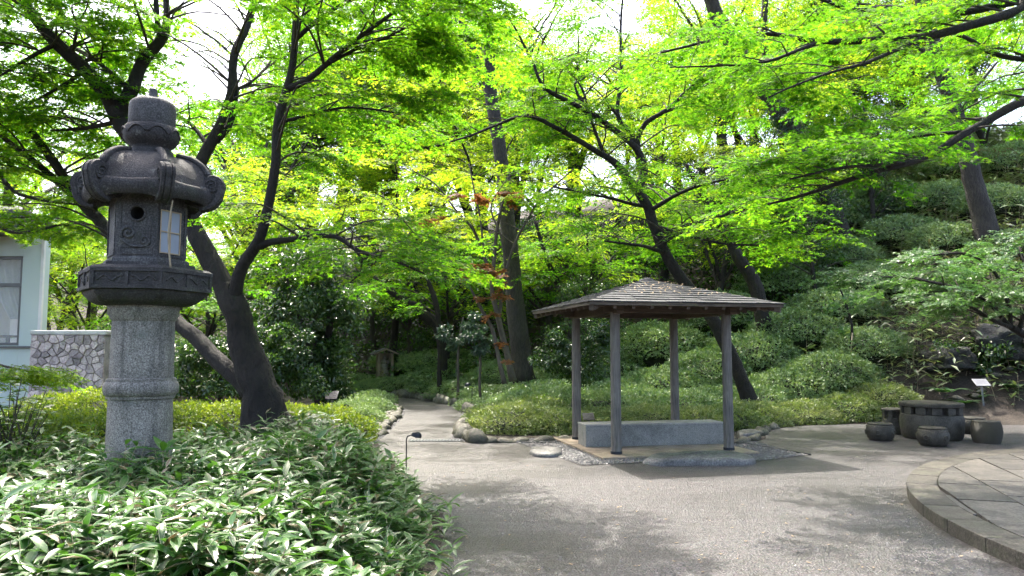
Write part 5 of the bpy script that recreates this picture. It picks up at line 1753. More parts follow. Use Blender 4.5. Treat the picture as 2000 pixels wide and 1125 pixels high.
wood_row(TALL, 'tall broadleaf tree at the back of the woodland', 'tall trees at the back of the woodland', ((600, 38, 0, 1.0), (720, 36, 0, 1.05), (860, 42, 1, 1.0), (1000, 44, 0, 1.0), (1330, 42, 1, 1.0), (1480, 40, 0, 1.0), (1620, 42, 1, 1.0), (1780, 38, 0, .95), (1930, 38, 1, 1.0), (500, 42, 1, .95), (180, 44, 0, .8), (20, 40, 1, .8), (-90, 34, 0, .8), (2080, 33, 0, 1.0)))
wood_row(TALL, 'low dark evergreen in the shaded understorey of the slope', 'dark evergreens in the understorey', [(a, b, 2, c) for a, b, c in ((1290, 37, .9), (1420, 38, .9), (1560, 37, .9), (1660, 36, .9), (1760, 35, .9), (1870, 36, .9), (800, 26.5, .5), (730, 29, .6), (870, 28.5, .55), (1150, 20.2, .4), (1590, 22.5, .5), (1480, 23.5, .5), (1540, 25, .55), (1260, 24, .5), (1060, 26, .5), (1380, 26, .5), (1720, 24.5, .5))])
rng2 = random.Random(77)
# dark bent understorey trunks that show against the woodland
for i, (sp_, lab) in enumerate((
    ([(868, 690, 24, 14), (860, 650, 24, 22), (840, 625, 24, 24), (800, 595, 23.8, 18), (770, 575, 23.6, 14), (730, 540, 23.4, 8)], 'dark crooked trunk bending left above the small shrine'),
    ([(858, 700, 22.5, 9), (858, 640, 22.5, 10), (850, 590, 22.5, 12), (838, 555, 22.5, 9), (820, 500, 22.5, 5)], 'slim dark upright trunk near the small shrine'),
    ([(1500, 640, 20, 30), (1478, 565, 20, 28), (1440, 500, 20, 24), (1425, 470, 20, 18), (1380, 395, 19.8, 13), (1340, 320, 19.6, 7)], 'dark leaning maple trunk to the right above the pavilion roof'),
    ([(1602, 660, 21.5, 9), (1596, 600, 21.5, 9), (1588, 540, 21.5, 8), (1580, 480, 21.5, 6)], 'slim dark trunk on the slope right of the pavilion'),
    ([(1130, 640, 22, 12), (1100, 580, 22, 11), (1070, 510, 22, 9), (1045, 430, 22, 6)], 'thin leaning trunk between tall tree and pavilion roof'))):
    b_ = P(*sp_[0][:3])
    base = Vector((b_.x, b_.y, T(b_.x, b_.y) - .1))
    t = tree('woodland_tree', lab, 'tree', base)
    q, r_ = limb([base] + [P(*s[:3]) for s in sp_[1:]], [s[3] * .5 * s[2] / FPX for s in sp_], .2, .02, i)
    link('trunk', limb_mesh('trunk', q, r_, 9, M['bark_maple'], base, .1, .1), t)
    lv, tw = Leaves(), []
    twigs_on(lv, tw, rng2, q, r_, 9, (1.0, 2.2), .55, 1, .4, FARSPRAYS, spacing=.5, fine=False)
    finish(t, lv, tw, M['maple_leaf'], 'leaf', M['twig'], base)

# ------------------------------------------------------------------ glossy camellia left of the path, and young evergreens
def bush_tree(name, label, px, d, stems, blobs, leafm, size, n, seed, tpl='leaf', bark_='bark_maple', group=None, tint=.45):
    g = random.Random(seed)
    p = P(px, 700, d)
    base = Vector((p.x, p.y, T(p.x, p.y) - .05))
    t = tree(name, label, 'tree', base, group)
    for i, s in enumerate(stems):
        q, r_ = limb([base] + [P(*a[:3]) for a in s[1:]], [a[3] * .5 * d / FPX for a in s], .15, .03, seed + i)
        link('trunk', limb_mesh('trunk', q, r_, 8, M[bark_], base, .06), t)
    lv = Leaves()
    for (bx, by, rx, ry, k) in blobs:
        for j in range(k):
            a, r = g.uniform(0, 6.28), math.sqrt(g.random())
            c_ = P(bx + rx * r * math.cos(a), by + ry * r * math.sin(a), d + g.uniform(-1, 1) * rx * .8 * d / FPX)
            rr = g.uniform(.22, .42) * min(1.0, rx * d / FPX / .9)
            blob_leaves(lv, NR, c_, (rr * 1.2, rr * 1.2, rr * .7), n, size, tint + g.uniform(-.2, .25), .2, .25)
    finish(t, lv, None, leafm, tpl, M['twig'], base)
    return t
bush_tree('camellia_tree', 'dense glossy dark evergreen with thin stems left of the path', 625, 14.2,
          [[(625, 800, 14.2, 22), (625, 740, 14.2, 18), (640, 660, 14.2, 14), (645, 560, 14.2, 9), (640, 490, 14.2, 5)], [(622, 800, 14.2, 14), (612, 720, 14, 11), (585, 620, 14, 8), (560, 540, 14, 4)],
           [(628, 800, 14.2, 12), (650, 720, 14.4, 10), (680, 640, 14.5, 7), (700, 570, 14.5, 4)], [(620, 800, 14.2, 10), (616, 640, 14.2, 8), (610, 520, 14.2, 5)]],
          [(605, 600, 95, 110, 42), (555, 560, 60, 70, 14), (650, 640, 45, 70, 14), (622, 700, 62, 60, 22), (600, 490, 60, 30, 8), (632, 745, 45, 40, 12)], M['evergreen'], .085, 210, 5)
bush_tree('evergreen_shrub', 'dark glossy evergreen shrub behind the low maple limb and lantern column', 430, 12.6, [[(430, 800, 12.6, 12), (430, 720, 12.6, 8), (420, 660, 12.6, 4)]],
          [(400, 720, 70, 55, 24), (490, 700, 60, 60, 18), (580, 740, 50, 35, 12), (560, 680, 40, 50, 10)], M['evergreen'], .075, 210, 6)
bush_tree('evergreen_shrub', 'dark round evergreen shrub behind the left pavilion post', 1120, 15.4, [[(1120, 820, 15.4, 10), (1120, 740, 15.4, 8), (1115, 680, 15.4, 4)]],
          [(1125, 700, 60, 50, 22), (1160, 660, 40, 40, 10), (1075, 690, 30, 40, 8)], M['evergreen'], .07, 210, 7)
bush_tree('young_evergreen', 'slim young evergreen with drooping leaves right of the bend', 938, 19.5, [[(940, 740, 19.5, 6), (938, 690, 19.5, 5), (935, 640, 19.5, 3)]],
          [(935, 650, 30, 35, 12)], M['evergreen_blue'], .1, 110, 8, bark_='bark_pale')
bush_tree('young_evergreen', 'pale-stemmed young evergreen beyond the azaleas at the bend', 895, 21, [[(895, 720, 21, 6), (896, 680, 21, 5), (905, 620, 21, 3)]],
          [(890, 655, 28, 28, 9)], M['evergreen_blue'], .1, 110, 9, bark_='bark_pale')
bush_tree('evergreen_shrub', 'dark leafy shrub on the slope above the leaning sign', 1905, 17.9, [[(1905, 760, 17.9, 10), (1905, 700, 17.9, 7), (1900, 660, 17.9, 4)]],
          [(1890, 690, 60, 40, 16), (1850, 720, 40, 25, 7)], M['evergreen'], .1, 150, 12)
bush_tree('evergreen_shrub', 'dark leafy shrub over the rocks at the right edge', 1995, 17.6, [[(1995, 760, 17.6, 10), (1995, 700, 17.6, 7), (1990, 660, 17.6, 4)]],
          [(1985, 700, 55, 40, 16), (2040, 690, 40, 50, 10)], M['evergreen'], .1, 150, 13)
sapl = bush_tree('young_maple', 'thin young maple tied to a stake on the azalea slope', 1663, 18.2, [[(1664, 760, 18.2, 10), (1663, 690, 18.2, 7), (1660, 620, 18.2, 5), (1640, 560, 18.2, 3)]],
          [(1650, 610, 45, 40, 3)], M['maple_cool'], .09, 80, 10, 'maple_far')
a, b_ = P(1657, 720, 18.1), P(1665, 650, 18.15)
a.z = T(a.x, a.y)
tag(MB().tube([a, b_], [.02, .018], 8).build('tree_stake', M['cane']), 'slanting bamboo stake beside the thin young maple', 'stake')

# low spreading cool-green maple on the right-hand slope
base = gbase(2060, 14.5)
H_ = tree('maple_tree', 'low spreading blue-green maple over the right-hand slope', 'tree', base)
lv, tw = Leaves(), []
q, r_ = limb([base, base + Vector((-.2, -.1, .8)), P(2030, 680, 14.2), P(1975, 640, 14)], [.12, .1, .08, .06], .15, .03, 3)
link('trunk', limb_mesh('trunk', q, r_, 10, M['bark_maple'], base, .1, .2), H_)
for i, sp_ in enumerate(([(1975, 640, 14, 10), (1920, 580, 13.9, 8), (1860, 560, 13.8, 6), (1790, 545, 13.7, 4), (1700, 540, 13.6, 2)], [(1975, 640, 14, 9), (1930, 620, 13.6, 7), (1860, 585, 13.4, 5), (1780, 595, 13.2, 3)],
                         [(1975, 640, 14, 9), (1960, 560, 14.2, 7), (1900, 500, 14.3, 5), (1820, 500, 14.4, 3)], [(1990, 650, 14, 9), (2010, 560, 14, 7), (1990, 480, 14.2, 4)])):
    q, r_ = px_limb(sp_, .15, .03, i + 90)
    link('branch', limb_mesh('branch', q, r_, 7, M['bark_maple'], base, .06), H_)
    twigs_on(lv, tw, rng, q, r_, 13, (.7, 1.6), .2, 1, .5, spacing=.33, size=(.8, 1.2), leafk=1.15)
finish(H_, lv, tw, M['maple_cool'], 'maple_far', M['twig'], base)

# ------------------------------------------------------------------ clipped shrubs
def mound(name, seed, leafm, n=10500, size=.058, tint=.5, squash=.62, core=True):
    """one clipped azalea about a metre in radius"""
    g = np.random.default_rng(seed)
    t = thing(name, 'x', 'shrub')
    d = unit(g.normal(0, 1, (n, 3)))
    d[:, 2] = np.abs(d[:, 2]) * 1.0 - .12
    d = unit(d)
    off = seed * 3.7
    bumps = np.array([1 + .16 * noise.noise(Vector(x) * 2.1 + Vector((off, 0, 0))) + .14 * noise.noise(Vector(x) * 6.5 + Vector((0, off, 0))) for x in d])
    rad = bumps * (1 - .22 * g.random(n) ** 1.6)
    p = d * rad[:, None] * np.array([1, 1, squash]) + np.array([0, 0, .08])
    tt = np.array([noise.noise(Vector(x) * 3 + Vector((0, 0, off))) for x in d]) * .45
    lv = Leaves()
    lv.add(p, unit(d * .75 + g.normal(0, .6, (n, 3)) + np.array([0, 0, .15])), unit(d * .9 + g.normal(0, .5, (n, 3)) + np.array([0, 0, .4])), size * g.uniform(.6, 1.3, n), np.clip(tint + tt + g.normal(0, .16, n), 0, 1))
    tag(link('foliage', lv.mesh('foliage', 'leaf', leafm), t), kind='stuff')
    tw = []
    r2 = random.Random(seed)
    for k in range(60):
        a, e = r2.uniform(0, 6.28), r2.uniform(.1, 1.4)
        dd = Vector((math.cos(a) * math.cos(e), math.sin(a) * math.cos(e), math.sin(e) * squash))
        o = Vector((math.cos(a) * .15 * r2.random(), math.sin(a) * .15 * r2.random(), -.1))
        bq, br = catmull([o, o + dd * .45 + Vector((0, 0, .05)), dd * .93], [.014, .009, .004], .2)
        tw.append((bq, br, 4))
    tag(link('stems', tubes_mesh('stems', tw, M['twig'], (0, 0, 0)), t), kind='stuff')
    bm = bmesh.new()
    bmesh.ops.create_icosphere(bm, subdivisions=3, radius=.74)  # added solid core, coloured dark to stand for shade between the leaves
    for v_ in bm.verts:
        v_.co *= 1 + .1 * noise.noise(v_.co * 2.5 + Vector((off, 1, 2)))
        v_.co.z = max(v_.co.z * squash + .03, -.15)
    me = bpy.data.meshes.new('shade_core')
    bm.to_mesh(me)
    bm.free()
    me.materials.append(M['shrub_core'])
    link('shade_core', me, t)
    return t
M['shrub_core'] = plain('inner_shade_fill', (.022, .026, .012), .95, 0, .6, 40, 1, .03)  # inner shade of the shrubs put into the core's colour
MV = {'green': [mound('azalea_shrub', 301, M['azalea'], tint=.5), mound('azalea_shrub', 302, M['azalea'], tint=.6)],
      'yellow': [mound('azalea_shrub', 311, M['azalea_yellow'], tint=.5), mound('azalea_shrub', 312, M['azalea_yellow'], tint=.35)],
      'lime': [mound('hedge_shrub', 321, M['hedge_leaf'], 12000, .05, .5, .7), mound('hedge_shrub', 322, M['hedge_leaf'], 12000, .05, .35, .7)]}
mused = set()
PLA = np.array([(p[0], p[1]) for p in pl])
def clear_paving(p, r):
    for _ in range(12):
        dd_ = PLA - np.array([p.x, p.y])
        i = int(np.argmin((dd_ ** 2).sum(1)))
        n = Vector((-dd_[i][0], -dd_[i][1], 0))
        ins = inpoly(p.x, p.y, pl)
        if not ins and n.length >= r: break
        n = n.normalized() * (-1 if ins else 1)
        p = p + n * (.12 if not ins else .3)
    return p
ORD = ['first', 'second', 'third', 'fourth', 'fifth', 'sixth', 'seventh', 'eighth', 'ninth', 'tenth', 'eleventh', 'twelfth', 'thirteenth', 'fourteenth', 'fifteenth']
def ordn(i): return ORD[i] + ' from the left'
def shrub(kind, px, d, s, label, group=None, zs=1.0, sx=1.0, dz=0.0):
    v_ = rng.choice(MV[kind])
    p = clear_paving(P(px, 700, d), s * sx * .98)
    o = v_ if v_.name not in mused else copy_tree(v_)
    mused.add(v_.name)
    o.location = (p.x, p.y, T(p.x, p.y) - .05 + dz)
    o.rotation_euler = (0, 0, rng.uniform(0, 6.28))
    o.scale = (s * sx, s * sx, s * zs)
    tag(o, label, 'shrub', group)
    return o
def row(kind, label, group, lst, zs):
    for i, (px, d, s_) in enumerate(sorted(lst)):
        shrub(kind, px, d, s_, label + ', ' + ordn(i), group, zs)
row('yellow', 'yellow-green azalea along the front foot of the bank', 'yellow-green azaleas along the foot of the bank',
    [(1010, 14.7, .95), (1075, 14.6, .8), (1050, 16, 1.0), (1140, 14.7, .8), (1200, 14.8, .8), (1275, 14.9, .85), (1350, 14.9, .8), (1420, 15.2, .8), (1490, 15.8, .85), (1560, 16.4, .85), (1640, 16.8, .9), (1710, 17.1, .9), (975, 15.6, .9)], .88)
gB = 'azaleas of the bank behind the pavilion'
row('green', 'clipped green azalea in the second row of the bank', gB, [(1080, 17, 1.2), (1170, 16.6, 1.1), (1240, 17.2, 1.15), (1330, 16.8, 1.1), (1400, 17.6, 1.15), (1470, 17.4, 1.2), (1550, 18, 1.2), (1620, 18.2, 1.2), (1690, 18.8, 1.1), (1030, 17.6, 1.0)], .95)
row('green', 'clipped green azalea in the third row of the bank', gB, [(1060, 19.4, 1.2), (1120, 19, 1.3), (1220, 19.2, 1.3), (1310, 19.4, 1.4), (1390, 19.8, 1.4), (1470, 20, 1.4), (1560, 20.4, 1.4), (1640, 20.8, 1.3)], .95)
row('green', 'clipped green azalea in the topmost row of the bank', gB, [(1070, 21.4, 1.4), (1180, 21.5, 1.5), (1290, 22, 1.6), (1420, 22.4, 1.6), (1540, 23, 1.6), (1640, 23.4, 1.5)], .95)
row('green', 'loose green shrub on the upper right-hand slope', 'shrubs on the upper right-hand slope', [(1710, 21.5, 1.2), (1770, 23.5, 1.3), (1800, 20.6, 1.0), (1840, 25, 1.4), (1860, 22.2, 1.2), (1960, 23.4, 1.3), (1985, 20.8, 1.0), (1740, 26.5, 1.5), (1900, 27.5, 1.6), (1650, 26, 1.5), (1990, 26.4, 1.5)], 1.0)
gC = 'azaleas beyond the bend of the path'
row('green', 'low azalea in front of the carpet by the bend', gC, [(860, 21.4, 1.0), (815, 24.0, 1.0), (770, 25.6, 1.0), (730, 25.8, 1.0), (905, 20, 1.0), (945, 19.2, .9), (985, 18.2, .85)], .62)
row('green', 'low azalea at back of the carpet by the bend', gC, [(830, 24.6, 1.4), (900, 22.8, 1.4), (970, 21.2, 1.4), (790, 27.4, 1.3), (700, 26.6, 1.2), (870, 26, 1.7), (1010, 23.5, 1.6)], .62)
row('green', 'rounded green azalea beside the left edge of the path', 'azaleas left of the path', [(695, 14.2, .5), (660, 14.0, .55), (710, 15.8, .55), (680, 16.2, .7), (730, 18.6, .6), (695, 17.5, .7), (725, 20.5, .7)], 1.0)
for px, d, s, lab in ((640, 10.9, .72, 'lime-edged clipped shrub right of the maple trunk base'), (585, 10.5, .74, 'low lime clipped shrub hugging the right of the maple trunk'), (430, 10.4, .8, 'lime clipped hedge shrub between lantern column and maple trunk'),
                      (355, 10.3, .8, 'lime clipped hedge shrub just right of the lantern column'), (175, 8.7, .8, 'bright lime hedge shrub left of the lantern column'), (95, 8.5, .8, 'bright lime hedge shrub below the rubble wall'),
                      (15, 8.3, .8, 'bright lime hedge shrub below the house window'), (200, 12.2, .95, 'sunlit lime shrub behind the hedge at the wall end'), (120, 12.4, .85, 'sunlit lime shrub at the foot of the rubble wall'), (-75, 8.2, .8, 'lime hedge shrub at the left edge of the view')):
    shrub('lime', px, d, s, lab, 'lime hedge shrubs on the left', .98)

# ------------------------------------------------------------------ bamboo grass in front
def blade(seg, wd, droop, curl):
    v, e = [], []
    for i in range(seg + 1):
        t = i / seg
        w_ = wd * (math.sin(math.pi * min(1, t * .92 + .06)) ** .75) * (1 - t ** 5)
        z = -droop * t * t
        for s in (-1, 0, 1):
            v.append([s * w_, t, z + (curl * w_ if s else 0)])
            e.append(abs(s))
    f = []
    for i in range(seg):
        a = i * 3
        f += [[a, a + 1, a + 4, a + 3], [a + 1, a + 2, a + 5, a + 4]]
    return np.array(v), np.array(f), np.array(e, dtype=float)
def blades_mesh(name, P_, F_, U_, S_, T_, kinds, tpls, mat):
    Vs, Fs, Ts, Es = [], [], [], []
    n0 = 0
    F_ = unit(F_)
    X = unit(np.cross(F_, U_))
    Z = np.cross(X, F_)
    for k, (tv, tf, te) in enumerate(tpls):
        m_ = kinds == k
        n = int(m_.sum())
        if not n: continue
        V = P_[m_][:, None, :] + S_[m_][:, None, None] * (tv[None, :, 0:1] * X[m_][:, None, :] + tv[None, :, 1:2] * F_[m_][:, None, :] + tv[None, :, 2:3] * Z[m_][:, None, :])
        Fs.append((n0 + np.arange(n) * len(tv))[:, None, None] + tf[None])
        Vs.append(V.reshape(-1, 3))
        Ts.append(np.repeat(T_[m_], len(tv)))
        Es.append(np.tile(te, n))
        n0 += n * len(tv)
    return np_mesh(name, np.concatenate(Vs), np.concatenate([f.reshape(-1, tf.shape[1]) for f in Fs]), mat, {'tint': np.concatenate(Ts), 'edge': np.concatenate(Es)}, True)
BT = [blade(4, .15, .12, .25), blade(4, .14, .35, .3), blade(4, .155, .22, .2), blade(4, .13, .55, .35)]
BT += [blade(2, .16, .12, .25), blade(2, .15, .35, .3), blade(2, .165, .22, .2), blade(2, .14, .55, .35)]
def sasa_plants(pts, g, hlo, hhi, leaf, nl=6, spread=.3):
    """pts: (x, y, ground z, height factor)"""
    n = len(pts)
    pts = np.array(pts)
    h = g.uniform(hlo, hhi, n) * pts[:, 3]
    lean = g.normal(0, .1, (n, 2))
    top = np.stack([pts[:, 0] + lean[:, 0], pts[:, 1] + lean[:, 1], pts[:, 2] + h], 1)
    Pl, Fl, Ul, Sl, Tl = [], [], [], [], []
    pt = g.uniform(.3, .85, n)
    for k in range(nl):
        a = g.uniform(0, 6.283, n) if k == 0 else a + 6.283 / nl + g.normal(0, .35, n)
        el = g.uniform(-.15, .75, n)
        low = g.random(n) * spread * h
        Pl.append(top - np.stack([lean[:, 0] * 0, lean[:, 1] * 0, low], 1))
        f = np.stack([np.cos(a) * np.cos(el), np.sin(a) * np.cos(el), np.sin(el)], 1)
        Fl.append(f)
        Ul.append(unit(np.array([0, 0, 1.]) + g.normal(0, .22, (n, 3))))
        Sl.append(leaf * g.uniform(.6, 1.25, n))
        tt = np.clip(pt + g.normal(0, .12, n), .12, 1)
        dead = g.random(n) < .075
        tt[dead] = g.uniform(0, .07, dead.sum())
        Tl.append(tt)
    return [np.concatenate(x) for x in (Pl, Fl, Ul, Sl, Tl)], top, pts
g = np.random.default_rng(9)
pts = []
rr = random.Random(9)
while len(pts) < 5400:
    y = 3.3 + 8.6 * rr.random()
    x = rr.uniform(-.82 * y - .6, -.2)
    e = xedge(y)
    if x > e - .05 + rr.uniform(-.12, .1): continue
    if x < -.80 * y - .5: continue
    if y > 8.7 + .25 * math.sin(x * 2.3) + (.8 if x > -2.6 else 0): continue
    if x / y < -.42 and y > 6.9 + max(0, (x / y + .5)) * 25: continue
    if (x - LX) ** 2 + (y - LD) ** 2 < .36 ** 2: continue
    if min((x + 1.12) ** 2 + (y - 5.6) ** 2, (x + .86) ** 2 + (y - 5.0) ** 2) < .24 ** 2: continue
    hf = .55 + .45 * smooth((e - x) / .7)
    hf *= .82 + .7 * noise.noise(Vector((x * .9, y * .9, 3)))
    pts.append((x, y, T(x, y), hf))
arr, top, pa = sasa_plants(pts, g, .28, .58, .138, 7, .45)
kinds = g.integers(0, 4, len(arr[0])) + np.where(arr[0][:, 1] > 7.3, 4, 0)
so = link('bamboo_grass', blades_mesh('bamboo_grass', *arr, kinds, BT, M['sasa']))
tag(so, 'dense low bamboo grass with pale leaf margins filling the left foreground', 'bamboo grass', kind='stuff')
tw = []
for t_, p in zip(top[::2], pa[::2]):
    tw.append(([Vector((p[0], p[1], p[2] - .02)), Vector(((p[0] + t_[0]) / 2, (p[1] + t_[1]) / 2, (p[2] + t_[2]) / 2)), Vector(t_)], [.004, .003, .002], 3))
tag(link('bamboo_grass_stems', tubes_mesh('bamboo_grass_stems', tw, M['cane'], (0, 0, 0)), so), kind='stuff')
# single bolder shoots
def shoot(label, px, py, d, n, seed, leaf=.22, h=None):
    g2 = np.random.default_rng(seed)
    p = P(px, py, d)
    base = Vector((p.x, p.y, T(p.x, p.y)))
    t = thing('bamboo_shoot', label, 'bamboo grass', base, 0, 'bold single bamboo grass shoots')
    topv = p - base
    MB().tube([(0, 0, 0), (topv * .5) + Vector((.02, 0, 0)), topv], [.005, .004, .003], 5).build('stem', M['cane'], t)
    for k in range(n):
        a = 6.283 * k / n + g2.normal(0, .2)
        el = g2.uniform(.0, .8)
        f = np.array([[math.cos(a) * math.cos(el), math.sin(a) * math.cos(el), math.sin(el)]])
        me = blades_mesh('leaf', np.array([list(topv)]), f, unit(np.array([[0, 0, 1.]]) + g2.normal(0, .15, (1, 3))), np.array([leaf * g2.uniform(.8, 1.15)]), np.array([g2.uniform(.45, .95)]), np.array([int(g2.integers(0, 3))]), BT, M['sasa'])
        link('leaf', me, t)
shoot('bamboo grass shoot leaning out over the paving edge', 876, 985, 6.9, 6, 1, .2)
shoot('tall upright bamboo grass shoot just right of the lantern base', 318, 880, 5.7, 5, 2, .2)
shoot('bold bamboo grass fan at the bottom centre of the bed', 480, 1065, 4.7, 7, 3, .2)
shoot('bold bamboo grass fan left of the bottom centre of the bed', 270, 1080, 4.5, 7, 4, .22)
shoot('upright bamboo grass shoot near the garden lamp', 720, 930, 7.4, 6, 5, .2)
shoot('bamboo grass shoot at the left middle of the bed', 205, 985, 5.0, 6, 6, .22)

# lilyturf clumps at the bed's near corner
def lilyturf(label, x, y, n, s, seed):
    g2 = np.random.default_rng(seed)
    t = thing('lilyturf_clump', label, 'plant', (x, y, T(x, y)), 0, 'lilyturf clumps at the bed corner')
    BTN = [blade(6, .022, .6, .3), blade(6, .02, .95, .3), blade(6, .022, .35, .3)]
    a = g2.uniform(0, 6.283, n)
    el = g2.uniform(.5, 1.35, n)
    f = np.stack([np.cos(a) * np.cos(el), np.sin(a) * np.cos(el), np.sin(el)], 1)
    u_ = np.stack([-np.cos(a) * np.sin(el), -np.sin(a) * np.sin(el), np.cos(el)], 1)
    p = np.stack([g2.normal(0, .05, n), g2.normal(0, .05, n), np.zeros(n)], 1)
    tag(link('blades', blades_mesh('blades', p, f, u_, s * g2.uniform(.6, 1.1, n), g2.uniform(0, 1, n), g2.integers(0, 3, n), BTN, M['lily']), t), kind='stuff')
lilyturf('arching lilyturf clump at the front right corner of the bed', -1.12, 5.6, 200, .5, 1)
lilyturf('arching lilyturf clump nearest the paving at the bottom edge', -.86, 5.0, 170, .42, 2)
lilyturf('lilyturf clump at the bottom edge left of the corner', -1.65, 4.9, 150, .4, 3)
lilyturf('small grassy tuft at the back edge of the plaza', G(1640, 822).x, G(1640, 822).y, 70, .32, 4)

# bamboo thicket on the right-hand slope
pts = []
while len(pts) < 7800:
    y = 15.2 + 22 * rr.random() ** .8
    x = y * rr.uniform(.3, .8)
    s_ = .6 * x + .8 * y - 17
    if s_ < 1.2 or (y < 16.9 and x < 9.6) or y < 16.4 or (abs(x - 10.4) < .35 and y < 17.2) or x < 6.5 + (y - 15) * .22: continue
    pts.append((x, y, T(x, y), .7 + .6 * rr.random()))
arr, top, pa = sasa_plants(pts, g, .35, 1.0, .28, 4, .9)
arr[3] *= .85 + (arr[0][:, 1] - 15) / 28
BTF = [blade(2, .12, .15, .25), blade(2, .11, .4, .3)]
ho = link('hillside_bamboo', blades_mesh('hillside_bamboo', *arr, g.integers(0, 2, len(arr[0])), BTF, M['sasa_far']))
tag(ho, 'pale-flecked dwarf bamboo thicket covering the right-hand slope', 'dwarf bamboo', kind='stuff')
tw = [([Vector((p[0], p[1], p[2] - .02)), Vector(t_)], [.006, .003], 3) for t_, p in zip(top[::4], pa[::4])]
tag(link('hillside_bamboo_stems', tubes_mesh('hillside_bamboo_stems', tw, M['cane'], (0, 0, 0)), ho), kind='stuff')

# leafy undergrowth on the woodland floor behind the garden
n = 42000
gy = g.uniform(21, 36, n)
gx_ = gy * g.uniform(-.5, .42, n)
ok = (.6 * gx_ + .8 * gy - 17 > .8) | (gx_ < -.36 * gy)
gx_, gy = gx_[ok], gy[ok]
n = len(gx_)
hz_ = np.array([T(a, b) + .45 * max(0, .5 + noise.noise(Vector((a, b, 0)) * .8)) for a, b in zip(gx_, gy)])
lv = Leaves()
dn = unit(g.normal(0, 1, (n, 3)) * [1, 1, .5] + np.array([0, -.3, .3]))
lv.add(np.stack([gx_, gy, hz_ * 1.0 + g.random(n) * .45], 1), dn, unit(np.array([0, -.3, 1.]) + g.normal(0, .45, (n, 3))), g.uniform(.1, .22, n), g.random(n))
tag(link('woodland_undergrowth', lv.mesh('woodland_undergrowth', 'leaf', M['evergreen'])), 'dark leafy undergrowth covering the shaded woodland floor', 'undergrowth', kind='stuff')
# ferns, broad-leaved plant and dark rocks on the right
def fern(label, px, py, d, n, L_, seed):
    g2 = random.Random(seed)
    p = P(px, py, d)
    z = max(T(p.x, p.y), p.z - .35)
    t = thing('fern', label, 'fern', (p.x, p.y, z), 0, 'ferns at the foot of the slope')
    for k in range(n):
        a = 6.283 * k / n + g2.uniform(-.3, .3)
        d_ = Vector((math.cos(a), math.sin(a), 0))
        q = [d_ * L_ * t_ + Vector((0, 0, L_ * (.75 * t_ - .62 * t_ * t_))) for t_ in np.linspace(0, 1, 12)]
        lv = Leaves()
        pp, ff, uu, ss = [], [], [], []
        for i in range(2, 12):
            tn = (q[i] - q[i - 1]).normalized()
            sd = tn.cross(Vector((0, 0, 1))).normalized()
            for s in (-1, 1):
                for o_ in (0, .5):
                    c_ = q[i - 1].lerp(q[i], o_)
                    pp.append(list(c_)); ff.append(list(sd * s + tn * .35)); uu.append(list(sd.cross(tn))); ss.append(L_ * .3 * (1 - i / 13) + .02)
        lv.add(np.array(pp), np.array(ff), np.array(uu), np.array(ss), np.random.default_rng(k).uniform(.4, .8, len(pp)))
        fo = link('frond', lv.mesh('frond', 'narrow', M['lily']), t)
        MB().tube(q, [.005] * 12, 4, False).build('stalk', M['twig'], fo)
fern('arching fern on the slope behind the stone table', 1845, 738, 16.6, 7, .55, 1)
fern('fern hanging over the dark rocks at the right edge', 1975, 745, 16.9, 8, .5, 3)
fern('broad fern in the soil left of the leaning sign', 1880, 790, 16.7, 8, .45, 4)
fern('small fern beside the leaning sign post', 1915, 770, 16.8, 6, .35, 2)
M['dark_rock'] = stone('shade_darkened_rock', (.004, .004, .0035), (.012, .012, .0105), (.028, .028, .025), 18, 2.2, (.6, .9), 1, .05, (.03, .045, .018, .6))  # base colour dropped to near-black for the deep shade on these rocks
DR = [rock_mesh('slope_rock', 20 + s, M['dark_rock'], 4, .5) for s in range(3)]
for i, (px, d, s, lab) in enumerate(((1965, 17.6, .6, 'large dark rock at the foot of the right-hand slope'), (2050, 17.4, .7, 'dark rock face at the right edge of the view'), (1850, 17.6, .5, 'low dark rock behind the stone table'))):
    p = P(px, 740, d)
    tag(link('slope_rock', DR[i % 3], None, (p.x, p.y, T(p.x, p.y) + s * .25), (.2, .1, i * 1.3), (s * 1.15, s * .9, s * .75)), lab, 'rock', 'dark rocks at the right')

# broad-leaved shrub in the left corner
g2 = np.random.default_rng(4)
p = P(30, 860, 6.9)
base = Vector((p.x, p.y, T(p.x, p.y)))
bl = thing('broadleaf_shrub', 'loose broad-leaved shrub with upright twigs at the left edge', 'shrub', base)
lv, tw = Leaves(), []
for k in range(44):
    q_ = P(rr.uniform(-60, 95), rr.uniform(735, 870), 6.9 + rr.uniform(-.35, .35)) - base
    b2 = Vector((rr.uniform(-.12, .12), rr.uniform(-.12, .12), 0))
    bq, br = catmull([b2, (b2 + q_) / 2 + Vector((0, 0, .1)), q_], [.007, .005, .003], .1)
    tw.append((bq, br, 5))
    for j in range(max(2, len(bq) // 4), len(bq)):
        for s in range(2):
            a = rr.uniform(0, 6.28)
            lv.add(np.array([list(bq[j])]), np.array([[math.cos(a), math.sin(a), .25]]), unit(np.array([[0, 0, 1.]]) + g2.normal(0, .3, (1, 3))), np.array([rr.uniform(.07, .12)]), np.array([rr.uniform(.3, 1)]))
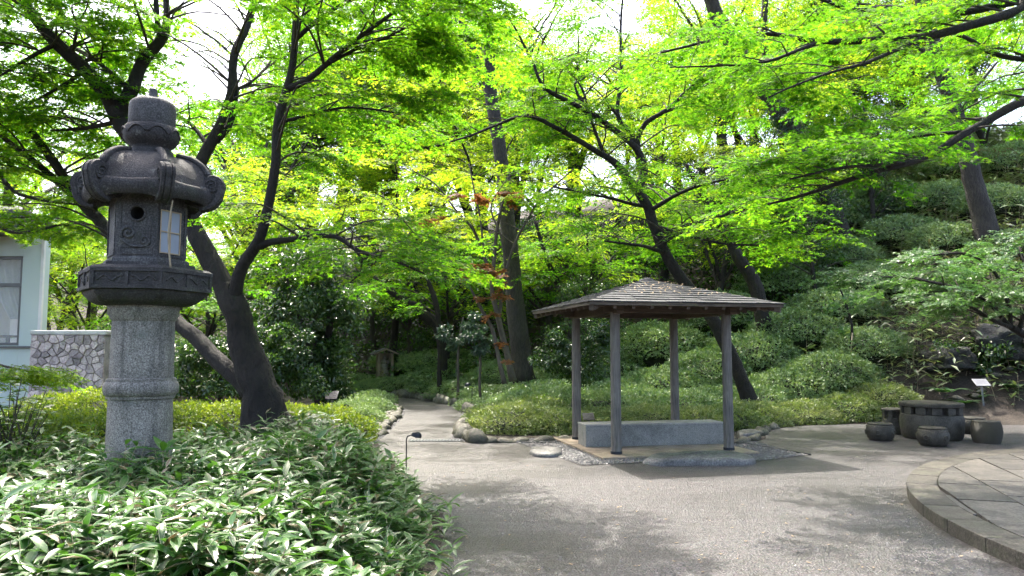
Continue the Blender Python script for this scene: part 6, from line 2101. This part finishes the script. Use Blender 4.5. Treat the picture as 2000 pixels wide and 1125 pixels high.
finish(bl, lv, tw, M['evergreen'], 'leaf', M['twig'], (0, 0, 0))
# yellow retaining wall high on the right slope
p = P(1965, 300, 26)
rw = thing('retaining_wall', 'ochre retaining wall seen high on the right-hand slope', 'wall', (p.x, p.y, p.z), R(-12))
M['ochre'] = plain('ochre_plaster', (.26, .18, .08), .85, 0, .15)
MB().box((-1.4, 0, -2.2), (4, .3, .12)).build('wall_face', M['ochre'], rw)
MB().box((-1.45, -.06, .121), (4.05, .36, .2)).build('wall_cap', M['ochre'], rw)

# leaves dropped on the paving
mb = MB()
for k in range(230):
    px, py = rr.uniform(700, 2000), rr.uniform(868, 1120)
    p = G(px, py, .018)
    if p.x < xedge(p.y) or (p - TC).length < TR + .05: continue
    lx, ly = Lq(p)
    if abs(lx) < PA + .5 and abs(ly) < PA + .5: continue
    a = rr.uniform(0, 6.3)
    s = rr.uniform(.008, .022)
    d1, d2 = Vector((math.cos(a), math.sin(a), 0)) * s, Vector((-math.sin(a), math.cos(a), 0)) * s * .6
    mb.add([p - d1, p - d2, p + d1 + Vector((0, 0, .006)), p + d2], [(0, 1, 2, 3)])
tag(mb.build('fallen_leaves', M['deadleaf']), 'tiny fallen leaves and bits scattered over the paving', 'leaf litter', kind='stuff')

tri = sum(sum(len(p.vertices) - 2 for p in m_.polygons) if len(m_.polygons) < 3000 else len(m_.polygons) * (len(m_.polygons[0].vertices) - 2) for m_ in bpy.data.meshes)
print('TRIANGLES', tri, 'objects', len(bpy.data.objects))

mb = MB()
for k in range(4200):
    py = 866 + 256 * rr.random() ** 1.3
    p = G(rr.uniform(700, 2000), py, .012)
    ed = abs(p.x - xedge(p.y))
    if p.x < xedge(p.y) or (p - TC).length < TR + .03 or (rr.random() < .55 and ed > .35 and abs((p - TC).length - TR) > .3): continue
    lx, ly = Lq(p)
    if abs(lx) < PA + .5 and abs(ly) < PA + .5: continue
    pebble(mb, p.x, p.y, .012, rr.uniform(.004, .011), rr)
tag(mb.build('loose_grit', M['pebble']), 'loose grit and pebbles scattered over the paving', 'grit', kind='stuff')
